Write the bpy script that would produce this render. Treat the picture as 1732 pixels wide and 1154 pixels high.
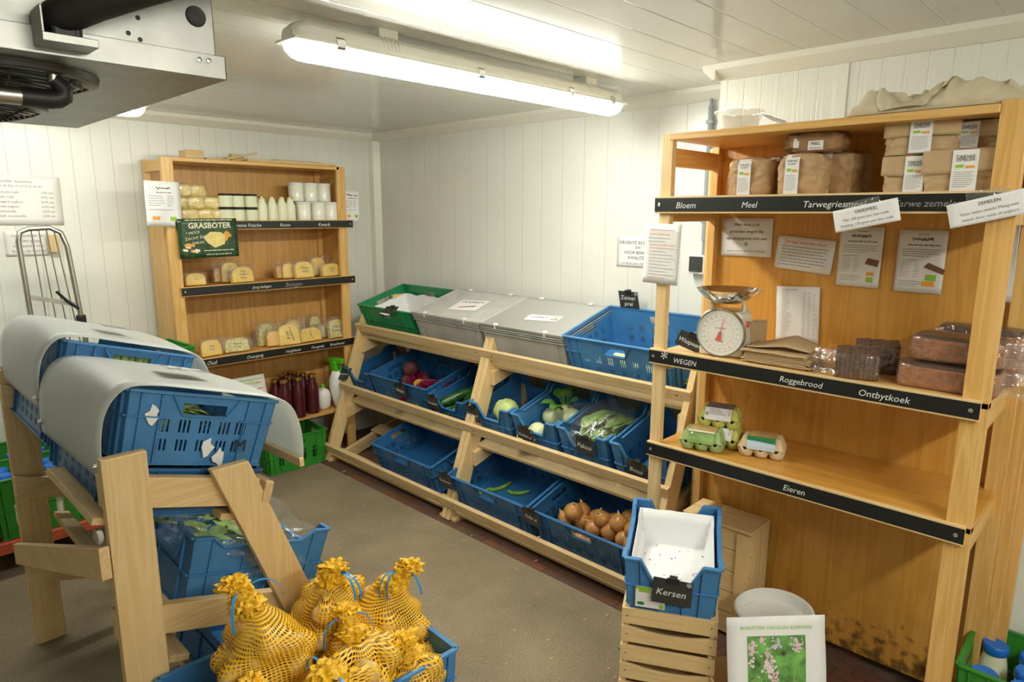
import bpy, bmesh, math, random
from mathutils import Vector, Matrix, noise
random.seed(7)
PI = math.pi
sc = bpy.context.scene
for o in list(bpy.data.objects): bpy.data.objects.remove(o)
COL = sc.collection

# ------------------------------------------------------------------ camera, world, lamps, exposure
CAM_H = 1.6
FPX = 1125.27
YAW, PITCH, ROLL = math.radians(45.787), math.radians(10.796), math.radians(0.1376)
def cam_axes():
    cy, sy, cp, sp = math.cos(YAW), math.sin(YAW), math.cos(PITCH), math.sin(PITCH)
    f = Vector((sy*cp, cy*cp, -sp)); r = Vector((cy, -sy, 0)); u = r.cross(f)
    cr, sr = math.cos(ROLL), math.sin(ROLL)
    return cr*r+sr*u, -sr*r+cr*u, f
CR, CU, CF = cam_axes()
cd = bpy.data.cameras.new('camera'); cam = bpy.data.objects.new('camera', cd); COL.objects.link(cam)
cd.sensor_width = 36; cd.lens = FPX/1732*36; cd.clip_start = .05
cam.matrix_world = Matrix(((CR.x, CU.x, -CF.x, 0), (CR.y, CU.y, -CF.y, 0), (CR.z, CU.z, -CF.z, CAM_H), (0, 0, 0, 1)))
sc.camera = cam
def at(u, v, x=None, y=None, z=None):
    """point of the real surface x=/y=/z= that the photograph shows at pixel u,v"""
    d = CR*((u-866)/FPX) - CU*((v-577)/FPX) + CF
    t = (z-CAM_H)/d.z if z is not None else (x/d.x if x is not None else y/d.y)
    return Vector((d.x*t, d.y*t, d.z*t+CAM_H))
w = bpy.data.worlds.new('world'); sc.world = w; w.use_nodes = True
w.node_tree.nodes['Background'].inputs[0].default_value = (.9, .95, 1, 1)
w.node_tree.nodes['Background'].inputs[1].default_value = .15
sc.view_settings.view_transform = 'Standard'; sc.view_settings.look = 'None'
sc.view_settings.gamma = 1; sc.view_settings.use_curve_mapping = False
sc.view_settings.exposure = 1.55
sc.cycles.transparent_max_bounces = 24
LAMP = 19.0          # brightness of the fluorescent lenses

# ------------------------------------------------------------------ materials
def newmat(name):
    m = bpy.data.materials.new(name); m.use_nodes = True
    nt = m.node_tree; b = nt.nodes['Principled BSDF']
    return m, nt, b
def N(nt, t, **k):
    n = nt.nodes.new(t)
    for a, v in k.items(): setattr(n, a, v)
    return n
def plain(name, c, r=.5, metal=0, noise_amt=0, scale=20, bump=0, spec=.5):
    m, nt, b = newmat(name)
    b.inputs['Base Color'].default_value = (*c, 1); b.inputs['Roughness'].default_value = r
    b.inputs['Metallic'].default_value = metal; b.inputs['Specular IOR Level'].default_value = spec
    if noise_amt or bump:
        tc = N(nt, 'ShaderNodeTexCoord'); nz = N(nt, 'ShaderNodeTexNoise'); nz.inputs['Scale'].default_value = scale
        nz.inputs['Detail'].default_value = 4
        nt.links.new(tc.outputs['Object'], nz.inputs[0])
        if noise_amt:
            mx = N(nt, 'ShaderNodeMix', data_type='RGBA')
            mx.inputs[6].default_value = (*[v*(1-noise_amt) for v in c], 1)
            mx.inputs[7].default_value = (*[min(1, v*(1+noise_amt)) for v in c], 1)
            mr = N(nt, 'ShaderNodeMapRange'); mr.inputs[1].default_value = .3; mr.inputs[2].default_value = .7
            nt.links.new(nz.outputs[0], mr.inputs[0]); nt.links.new(mr.outputs[0], mx.inputs[0])
            nt.links.new(mx.outputs[2], b.inputs['Base Color'])
        if bump:
            bp = N(nt, 'ShaderNodeBump'); bp.inputs['Strength'].default_value = bump; bp.inputs['Distance'].default_value = .01
            nt.links.new(nz.outputs[0], bp.inputs['Height']); nt.links.new(bp.outputs[0], b.inputs['Normal'])
    return m
def wood(name, axis, c1, c2, c3=None, scale=1.0, rough=.55):
    m, nt, b = newmat(name)
    tc = N(nt, 'ShaderNodeTexCoord'); oi = N(nt, 'ShaderNodeObjectInfo')
    mp = N(nt, 'ShaderNodeMapping')
    s = {'x': (1.2, 22, 22), 'y': (22, 1.2, 22), 'z': (22, 22, 1.2)}[axis]
    mp.inputs['Scale'].default_value = [v*scale for v in s]
    ad = N(nt, 'ShaderNodeVectorMath', operation='ADD'); ml = N(nt, 'ShaderNodeMath', operation='MULTIPLY'); ml.inputs[1].default_value = 37
    nt.links.new(oi.outputs['Random'], ml.inputs[0]); nt.links.new(tc.outputs['Object'], mp.inputs[0])
    nt.links.new(mp.outputs[0], ad.inputs[0]); nt.links.new(ml.outputs[0], ad.inputs[1])
    nz = N(nt, 'ShaderNodeTexNoise'); nz.inputs['Scale'].default_value = 1.5; nz.inputs['Detail'].default_value = 3; nz.inputs['Distortion'].default_value = .8
    nt.links.new(ad.outputs[0], nz.inputs[0])
    wv = N(nt, 'ShaderNodeMath', operation='MULTIPLY'); wv.inputs[1].default_value = 26
    sn = N(nt, 'ShaderNodeMath', operation='SINE'); nt.links.new(nz.outputs[0], wv.inputs[0]); nt.links.new(wv.outputs[0], sn.inputs[0])
    mr = N(nt, 'ShaderNodeMapRange'); mr.inputs[1].default_value = -1; mr.inputs[2].default_value = 1
    nt.links.new(sn.outputs[0], mr.inputs[0])
    cr = N(nt, 'ShaderNodeValToRGB'); cr.color_ramp.elements[0].color = (*c1, 1); cr.color_ramp.elements[1].color = (*c2, 1)
    nt.links.new(mr.outputs[0], cr.inputs[0])
    n2 = N(nt, 'ShaderNodeTexNoise'); n2.inputs['Scale'].default_value = 5; nt.links.new(tc.outputs['Object'], n2.inputs[0])
    mx = N(nt, 'ShaderNodeMix', data_type='RGBA'); mx.inputs[7].default_value = (*(c3 or c2), 1)
    m2 = N(nt, 'ShaderNodeMapRange'); m2.inputs[1].default_value = .45; m2.inputs[2].default_value = .75; m2.inputs[4].default_value = .7
    nt.links.new(n2.outputs[0], m2.inputs[0]); nt.links.new(m2.outputs[0], mx.inputs[0]); nt.links.new(cr.outputs[0], mx.inputs[6])
    nt.links.new(mx.outputs[2], b.inputs['Base Color']); b.inputs['Roughness'].default_value = rough
    bp = N(nt, 'ShaderNodeBump'); bp.inputs['Strength'].default_value = .15; bp.inputs['Distance'].default_value = .003
    nt.links.new(mr.outputs[0], bp.inputs['Height']); nt.links.new(bp.outputs[0], b.inputs['Normal'])
    return m
def grooved(name, c, axis, step, rough=.3, off=0.0, width=.0022, minor=True, spec=.5):
    """sandwich panel: fine vertical or long grooves at regular distance"""
    m, nt, b = newmat(name)
    tc = N(nt, 'ShaderNodeTexCoord'); sx = N(nt, 'ShaderNodeSeparateXYZ'); nt.links.new(tc.outputs['Object'], sx.inputs[0])
    src = sx.outputs['XYZ'.index(axis.upper())]
    def line(step, off, width):
        a = N(nt, 'ShaderNodeMath', operation='ADD'); a.inputs[1].default_value = off+50*step; nt.links.new(src, a.inputs[0])
        pp = N(nt, 'ShaderNodeMath', operation='PINGPONG'); pp.inputs[1].default_value = step/2; nt.links.new(a.outputs[0], pp.inputs[0])
        mr = N(nt, 'ShaderNodeMapRange'); mr.inputs[1].default_value = 0; mr.inputs[2].default_value = width; mr.inputs[3].default_value = 1; mr.inputs[4].default_value = 0
        nt.links.new(pp.outputs[0], mr.inputs[0]); return mr.outputs[0]
    l1 = line(step, off, width)
    nz = N(nt, 'ShaderNodeTexNoise'); nz.inputs['Scale'].default_value = 2.2; nz.inputs['Detail'].default_value = 6; nt.links.new(tc.outputs['Object'], nz.inputs[0])
    mr = N(nt, 'ShaderNodeMapRange'); mr.inputs[1].default_value = .35; mr.inputs[2].default_value = .75; mr.inputs[3].default_value = 1.0; mr.inputs[4].default_value = .93
    nt.links.new(nz.outputs[0], mr.inputs[0])
    mx = N(nt, 'ShaderNodeMix', data_type='RGBA'); mx.inputs[6].default_value = (*c, 1); mx.inputs[7].default_value = (*[v*.72 for v in c], 1)
    nt.links.new(l1, mx.inputs[0])
    vm = N(nt, 'ShaderNodeVectorMath', operation='SCALE'); nt.links.new(mx.outputs[2], vm.inputs[0]); nt.links.new(mr.outputs[0], vm.inputs['Scale'])
    nt.links.new(vm.outputs[0], b.inputs['Base Color'])
    h = l1
    if minor:
        l2 = line(step/2, off+step*.25, width*.8)
        ad = N(nt, 'ShaderNodeMath', operation='MULTIPLY_ADD'); ad.inputs[1].default_value = .4; nt.links.new(l2, ad.inputs[0]); nt.links.new(l1, ad.inputs[2]); h = ad.outputs[0]
    bp = N(nt, 'ShaderNodeBump', invert=True); bp.inputs['Strength'].default_value = .5; bp.inputs['Distance'].default_value = .002
    nt.links.new(h, bp.inputs['Height']); nt.links.new(bp.outputs[0], b.inputs['Normal'])
    b.inputs['Roughness'].default_value = rough; b.inputs['Specular IOR Level'].default_value = spec
    return m
def film(name, c=(1, 1, 1), clear=.82, rough=.12, bump=.6, scale=22):
    """clear or milky plastic film: see-through with glints on its wrinkles"""
    m, nt, b = newmat(name); nt.nodes.remove(b)
    out = nt.nodes['Material Output']
    tr = N(nt, 'ShaderNodeBsdfTransparent'); tr.inputs[0].default_value = (*c, 1)
    gl = N(nt, 'ShaderNodeBsdfGlossy'); gl.inputs['Roughness'].default_value = rough; gl.inputs[0].default_value = (.9, .9, .9, 1)
    df = N(nt, 'ShaderNodeBsdfDiffuse'); df.inputs[0].default_value = (.75, .75, .72, 1)
    tc = N(nt, 'ShaderNodeTexCoord'); nz = N(nt, 'ShaderNodeTexNoise'); nz.inputs['Scale'].default_value = scale; nz.inputs['Detail'].default_value = 3; nz.inputs['Distortion'].default_value = 1.2
    nt.links.new(tc.outputs['Object'], nz.inputs[0])
    bp = N(nt, 'ShaderNodeBump'); bp.inputs['Strength'].default_value = bump; bp.inputs['Distance'].default_value = .02
    nt.links.new(nz.outputs[0], bp.inputs['Height']); nt.links.new(bp.outputs[0], gl.inputs['Normal'])
    m1 = N(nt, 'ShaderNodeMixShader'); m1.inputs[0].default_value = .25
    nt.links.new(gl.outputs[0], m1.inputs[1]); nt.links.new(df.outputs[0], m1.inputs[2])
    m2 = N(nt, 'ShaderNodeMixShader'); m2.inputs[0].default_value = 1-clear
    nt.links.new(tr.outputs[0], m2.inputs[1]); nt.links.new(m1.outputs[0], m2.inputs[2])
    nt.links.new(m2.outputs[0], out.inputs[0])
    return m

PINE1, PINE2, PINE3 = (.72, .50, .235), (.79, .585, .30), (.76, .53, .25)
M = {}
for a in 'xyz':
    M['pine_'+a] = wood('pine board grain '+a, a, PINE1, PINE2, PINE3)
    M['rough_'+a] = wood('rough sawn wood grain '+a, a, (.64, .45, .22), (.72, .53, .28), (.60, .42, .21), rough=.7)
    M['ply_'+a] = wood('varnished plywood grain '+a, a, (.62, .30, .052), (.70, .37, .08), (.56, .25, .035), .5, rough=.32)
    M['oak_'+a] = wood('warm cheese shelf wood grain '+a, a, (.58, .31, .085), (.68, .39, .12), (.62, .34, .10), .6, rough=.4)
    M['beech_'+a] = wood('varnished pine grain '+a, a, (.66, .37, .10), (.76, .47, .17), (.72, .42, .13), .9, rough=.35)
def plastic(name, c, r=.4):
    m = plain(name, c, r, noise_amt=.12, scale=9, bump=.06); return m
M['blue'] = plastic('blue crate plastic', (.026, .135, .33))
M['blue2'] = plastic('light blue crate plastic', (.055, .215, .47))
M['green'] = plastic('dark green crate plastic', (.012, .25, .09))
M['green2'] = plastic('bottle crate green plastic', (.03, .24, .025))
M['grey'] = plastic('grey box plastic', (.42, .42, .395))
M['lidgrey'] = plastic('grey lid plastic', (.52, .51, .48), .35)
M['lidclear'] = film('translucent lid plastic', (.85, .9, .88), .22, .3, .05)
M['tape'] = plain('black chalk tape', (.008, .009, .009), .45)
M['chalk'] = plain('white chalk', (.8, .8, .78), .9)
M['faint'] = plain('faint chalk', (.30, .30, .29), .9)
M['card'] = plain('black price card', (.035, .036, .034), .5)
M['paper'] = plain('white paper', (.83, .83, .83), .6, noise_amt=.02, scale=30)
M['laminate'] = plain('laminated paper', (.80, .79, .76), .22, noise_amt=.02, scale=8, bump=.04)
M['ink'] = plain('black print', (.04, .04, .045), .6)
M['inkgrey'] = plain('grey print', (.22, .22, .23), .6)
M['inkred'] = plain('red print', (.75, .12, .09), .6)
M['inkpink'] = plain('faded red print', (.80, .33, .30), .6)
M['inkgreen'] = plain('green print', (.30, .55, .05), .6)
M['inkorange'] = plain('orange print', (.85, .38, .05), .6)
M['inkblue'] = plain('blue ink', (.05, .08, .35), .6)
M['kraft'] = plain('brown kraft paper', (.50, .33, .17), .6, noise_amt=.12, scale=14, bump=.9)
M['kraftdark'] = plain('dark kraft paper', (.36, .21, .105), .6, noise_amt=.15, scale=14, bump=1.0)
M['kraftlight'] = plain('light kraft paper', (.52, .37, .20), .7, noise_amt=.08, scale=10, bump=.2)
M['steel'] = plain('galvanised sheet steel', (.34, .34, .315), .42, 1, noise_amt=.10, scale=16, bump=.05)
M['chrome'] = plain('polished stainless steel', (.75, .75, .74), .12, 1)
M['zinc'] = plain('zinc plated tube', (.52, .50, .45), .32, 1, noise_amt=.1)
M['black'] = plain('black rubber', (.012, .012, .012), .5)
M['blackgloss'] = plain('black grille plastic', (.03, .028, .026), .3)
M['white'] = plain('white plastic', (.80, .80, .76), .35)
M['offwhite'] = plain('cream trim plastic', (.78, .77, .68), .4)
M['cream'] = plain('cream enamel', (.74, .72, .60), .3)
M['yoghurt'] = plain('white dairy in jar', (.86, .86, .76), .15)
M['milkglass'] = plain('milk behind glass', (.82, .84, .62), .08)
M['butter'] = plain('pale butter', (.82, .66, .24), .45, noise_amt=.08, scale=30)
M['cheese'] = plain('yellow cheese', (.86, .60, .12), .45, noise_amt=.06, scale=30)
M['cheeseherb'] = plain('herb cheese', (.62, .56, .22), .5, noise_amt=.35, scale=60)
M['rind'] = plain('yellow rind', (.80, .48, .10), .4)
M['gold'] = plain('gold twist cap', (.72, .52, .20), .25, 1)
M['juice'] = plain('dark berry juice behind glass', (.075, .012, .018), .06)
M['capblue'] = plain('bright blue cap', (.01, .15, .62), .35)
M['rye'] = plain('dark rye bread', (.115, .050, .024), .75, noise_amt=.5, scale=90, bump=1)
M['cake'] = plain('brown breakfast cake', (.34, .115, .035), .6, noise_amt=.35, scale=60, bump=.6)
M['caketop'] = plain('dark cake crust', (.07, .025, .012), .3, noise_amt=.3, scale=40)
M['film'] = film('clear cellophane', clear=.85)
M['film2'] = film('crinkled clear bag', clear=.86, bump=1.0, scale=34)
M['eggyellow'] = plain('yellow green pulp', (.56, .56, .13), .85, noise_amt=.1, scale=60, bump=.3)
M['egggreen'] = plain('green pulp', (.33, .47, .19), .85, noise_amt=.1, scale=60, bump=.3)
M['eggbeige'] = plain('beige pulp', (.72, .56, .36), .85, noise_amt=.1, scale=60, bump=.3)
M['onion'] = plain('brown onion skin', (.56, .26, .075), .35, noise_amt=.35, scale=25)
M['oniondry'] = plain('dry onion neck', (.55, .36, .13), .7)
M['potato'] = plain('potato skin', (.60, .42, .17), .65, noise_amt=.25, scale=25, bump=.3)
M['leaf'] = plain('green leaf', (.10, .27, .04), .5, noise_amt=.35, scale=18)
M['leafpale'] = plain('pale green leaf', (.27, .42, .13), .45, noise_amt=.35, scale=14)
M['cabbage'] = plain('cabbage', (.60, .72, .26), .5, noise_amt=.25, scale=14, bump=.8)
M['fennel'] = plain('white kohlrabi skin', (.72, .78, .45), .4, noise_amt=.12, scale=14)
M['courgette'] = plain('dark green courgette skin', (.022, .09, .015), .25, noise_amt=.6, scale=40)
M['bean'] = plain('broad bean pod', (.20, .38, .04), .45, noise_amt=.3, scale=50)
M['beet'] = plain('beetroot skin', (.15, .035, .04), .6, noise_amt=.4, scale=30, bump=.4)
M['beetstem'] = plain('beet stems', (.24, .006, .05), .4)
M['cherry'] = plain('dark red cherry', (.14, .005, .012), .12)
M['canvas'] = plain('natural canvas', (.60, .52, .37), .85, noise_amt=.1, scale=20, bump=.5)
M['red'] = plain('red dolly plastic', (.48, .085, .035), .5, noise_amt=.15)
M['sheet'] = None
def emis(name, c, s):
    m, nt, b = newmat(name); b.inputs['Base Color'].default_value = (.8, .8, .8, 1)
    b.inputs['Emission Color'].default_value = (*c, 1); b.inputs['Emission Strength'].default_value = s; return m
M['lens'] = emis('lit fluorescent lens', (1.0, .988, .875), LAMP)
M['lens_dim'] = emis('lit lens of the weaker tube', (1.0, .988, .875), LAMP*.5)
M['lens_boosted'] = emis('lit lens boosted for the foreground', (1.0, .988, .875), LAMP*1.3)  # single tube; emission raised above the main lamp to brighten the foreground
def make_sheet():
    m, nt, b = newmat('frosted plastic sheet')
    b.inputs['Base Color'].default_value = (.80, .82, .80, 1); b.inputs['Roughness'].default_value = .3
    out = nt.nodes['Material Output']
    tl = N(nt, 'ShaderNodeBsdfTranslucent'); tl.inputs[0].default_value = (.80, .83, .80, 1)
    tr = N(nt, 'ShaderNodeBsdfTransparent'); tr.inputs[0].default_value = (.95, .97, .95, 1)
    a = N(nt, 'ShaderNodeMixShader'); a.inputs[0].default_value = .35; nt.links.new(b.outputs[0], a.inputs[1]); nt.links.new(tl.outputs[0], a.inputs[2])
    c = N(nt, 'ShaderNodeMixShader'); c.inputs[0].default_value = .16; nt.links.new(a.outputs[0], c.inputs[1]); nt.links.new(tr.outputs[0], c.inputs[2])
    nt.links.new(c.outputs[0], out.inputs[0]); return m
M['sheet'] = make_sheet()
def make_net():
    m, nt, b = newmat('yellow net'); out = nt.nodes['Material Output']
    b.inputs['Base Color'].default_value = (.95, .53, .02, 1); b.inputs['Roughness'].default_value = .45
    uv = N(nt, 'ShaderNodeUVMap'); sx = N(nt, 'ShaderNodeSeparateXYZ'); nt.links.new(uv.outputs[0], sx.inputs[0])
    nz = N(nt, 'ShaderNodeTexNoise'); nz.inputs['Scale'].default_value = 3; nt.links.new(uv.outputs[0], nz.inputs[0])
    def stripe(src, mul, thr, warp):
        w_ = N(nt, 'ShaderNodeMath', operation='MULTIPLY_ADD'); w_.inputs[1].default_value = warp; nt.links.new(nz.outputs[0], w_.inputs[0]); nt.links.new(src, w_.inputs[2])
        a = N(nt, 'ShaderNodeMath', operation='MULTIPLY'); a.inputs[1].default_value = mul; nt.links.new(w_.outputs[0], a.inputs[0])
        f = N(nt, 'ShaderNodeMath', operation='FRACT'); nt.links.new(a.outputs[0], f.inputs[0])
        g = N(nt, 'ShaderNodeMath', operation='GREATER_THAN'); g.inputs[1].default_value = thr; nt.links.new(f.outputs[0], g.inputs[0]); return g.outputs[0]
    hole = N(nt, 'ShaderNodeMath', operation='MULTIPLY')
    nt.links.new(stripe(sx.outputs[0], 64, .30, .05), hole.inputs[0]); nt.links.new(stripe(sx.outputs[1], 50, .42, .10), hole.inputs[1])
    tr = N(nt, 'ShaderNodeBsdfTransparent'); mx = N(nt, 'ShaderNodeMixShader')
    nt.links.new(hole.outputs[0], mx.inputs[0]); nt.links.new(b.outputs[0], mx.inputs[1]); nt.links.new(tr.outputs[0], mx.inputs[2])
    nt.links.new(mx.outputs[0], out.inputs[0]); return m
M['net'] = make_net()
def add_mould(m):
    nt = m.node_tree; b = nt.nodes['Principled BSDF']; src = b.inputs['Base Color'].links[0].from_socket
    tc = N(nt, 'ShaderNodeTexCoord'); sx = N(nt, 'ShaderNodeSeparateXYZ'); nt.links.new(tc.outputs['Object'], sx.inputs[0])
    nz = N(nt, 'ShaderNodeTexNoise'); nz.inputs['Scale'].default_value = 28; nz.inputs['Detail'].default_value = 6; nt.links.new(tc.outputs['Object'], nz.inputs[0])
    mr = N(nt, 'ShaderNodeMapRange'); mr.inputs[1].default_value = .03; mr.inputs[2].default_value = .26; mr.inputs[3].default_value = .22; mr.inputs[4].default_value = -.08; nt.links.new(sx.outputs[2], mr.inputs[0])
    ad = N(nt, 'ShaderNodeMath', operation='ADD'); nt.links.new(nz.outputs[0], ad.inputs[0]); nt.links.new(mr.outputs[0], ad.inputs[1])
    m2 = N(nt, 'ShaderNodeMapRange'); m2.inputs[1].default_value = .60; m2.inputs[2].default_value = .78; m2.inputs[4].default_value = .8; nt.links.new(ad.outputs[0], m2.inputs[0])
    mx = N(nt, 'ShaderNodeMix', data_type='RGBA'); mx.inputs[7].default_value = (.07, .045, .018, 1); nt.links.new(m2.outputs[0], mx.inputs[0]); nt.links.new(src, mx.inputs[6]); nt.links.new(mx.outputs[2], b.inputs['Base Color'])
add_mould(M['ply_z'])
M['netsolid'] = plain('bunched yellow net', (.92, .50, .018), .5, noise_amt=.2, scale=60, bump=1)
M['ribbon'] = plain('blue tie ribbon', (.03, .28, .72), .3)
def make_floor():
    m, nt, b = newmat('worn concrete'); tc = N(nt, 'ShaderNodeTexCoord')
    n1 = N(nt, 'ShaderNodeTexNoise'); n1.inputs['Scale'].default_value = 2.2; n1.inputs['Detail'].default_value = 8; n1.inputs['Roughness'].default_value = .65
    n2 = N(nt, 'ShaderNodeTexNoise'); n2.inputs['Scale'].default_value = 210; n2.inputs['Detail'].default_value = 3
    vo = N(nt, 'ShaderNodeTexVoronoi'); vo.inputs['Scale'].default_value = 60
    for n in (n1, n2, vo): nt.links.new(tc.outputs['Object'], n.inputs[0])
    c1 = N(nt, 'ShaderNodeValToRGB'); e = c1.color_ramp.elements; e[0].position = .3; e[1].position = .7
    e[0].color = (.215, .165, .100, 1); e[1].color = (.335, .268, .170, 1); nt.links.new(n1.outputs[0], c1.inputs[0])
    c2 = N(nt, 'ShaderNodeValToRGB'); e = c2.color_ramp.elements; e[0].position = .33; e[1].position = .7
    e[0].color = (.55, .55, .55, 1); e[1].color = (1.25, 1.25, 1.25, 1); nt.links.new(n2.outputs[0], c2.inputs[0])
    mu = N(nt, 'ShaderNodeMix', data_type='RGBA', blend_type='MULTIPLY'); mu.inputs[0].default_value = 1
    nt.links.new(c1.outputs[0], mu.inputs[6]); nt.links.new(c2.outputs[0], mu.inputs[7])
    gt = N(nt, 'ShaderNodeMath', operation='LESS_THAN'); gt.inputs[1].default_value = .10; nt.links.new(vo.outputs['Distance'], gt.inputs[0])
    m3 = N(nt, 'ShaderNodeMath', operation='MULTIPLY'); m3.inputs[1].default_value = .5; nt.links.new(gt.outputs[0], m3.inputs[0])
    mx = N(nt, 'ShaderNodeMix', data_type='RGBA'); mx.inputs[7].default_value = (.48, .43, .33, 1)
    nt.links.new(m3.outputs[0], mx.inputs[0]); nt.links.new(mu.outputs[2], mx.inputs[6]); nt.links.new(mx.outputs[2], b.inputs['Base Color'])
    b.inputs['Roughness'].default_value = .7
    bp = N(nt, 'ShaderNodeBump'); bp.inputs['Strength'].default_value = .15; bp.inputs['Distance'].default_value = .002
    nt.links.new(n2.outputs[0], bp.inputs['Height']); nt.links.new(bp.outputs[0], b.inputs['Normal']); return m
M['concrete'] = make_floor()
def make_brick():
    m, nt, b = newmat('old brick paving'); tc = N(nt, 'ShaderNodeTexCoord')
    br = N(nt, 'ShaderNodeTexBrick'); br.inputs['Scale'].default_value = 5; br.inputs['Mortar Size'].default_value = .012
    mp = N(nt, 'ShaderNodeMapping'); mp.inputs['Rotation'].default_value = (0, 0, PI/2)
    nt.links.new(tc.outputs['Object'], mp.inputs[0]); nt.links.new(mp.outputs[0], br.inputs[0])
    br.inputs['Color1'].default_value = (.20, .075, .04, 1); br.inputs['Color2'].default_value = (.13, .055, .035, 1); br.inputs['Mortar'].default_value = (.06, .04, .03, 1)
    nz = N(nt, 'ShaderNodeTexNoise'); nz.inputs['Scale'].default_value = 6; nz.inputs['Detail'].default_value = 8; nt.links.new(tc.outputs['Object'], nz.inputs[0])
    mr = N(nt, 'ShaderNodeMapRange'); mr.inputs[1].default_value = .42; mr.inputs[2].default_value = .7; nt.links.new(nz.outputs[0], mr.inputs[0])
    mx = N(nt, 'ShaderNodeMix', data_type='RGBA'); mx.inputs[7].default_value = (.10, .075, .05, 1)
    nt.links.new(mr.outputs[0], mx.inputs[0]); nt.links.new(br.outputs[0], mx.inputs[6]); nt.links.new(mx.outputs[2], b.inputs['Base Color'])
    b.inputs['Roughness'].default_value = .8; return m
M['brick'] = make_brick()
WALLC = (.79, .80, .735)
M['wall_a'] = grooved('white wall panel a', WALLC, 'x', .095, .3, off=-.03)
M['wall_b'] = grooved('white wall panel b', (.80, .80, .745), 'y', .15, .26, off=-.02)
M['wall_c'] = grooved('white wall panel c', WALLC, 'y', .0675, .3, off=0)
M['ceil'] = grooved('white ceiling panel', (.72, .72, .66), 'y', .143, .13, off=.02, minor=False, width=.004)
M['panel'] = plain('smooth white panel', (.78, .79, .74), .35)

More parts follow.
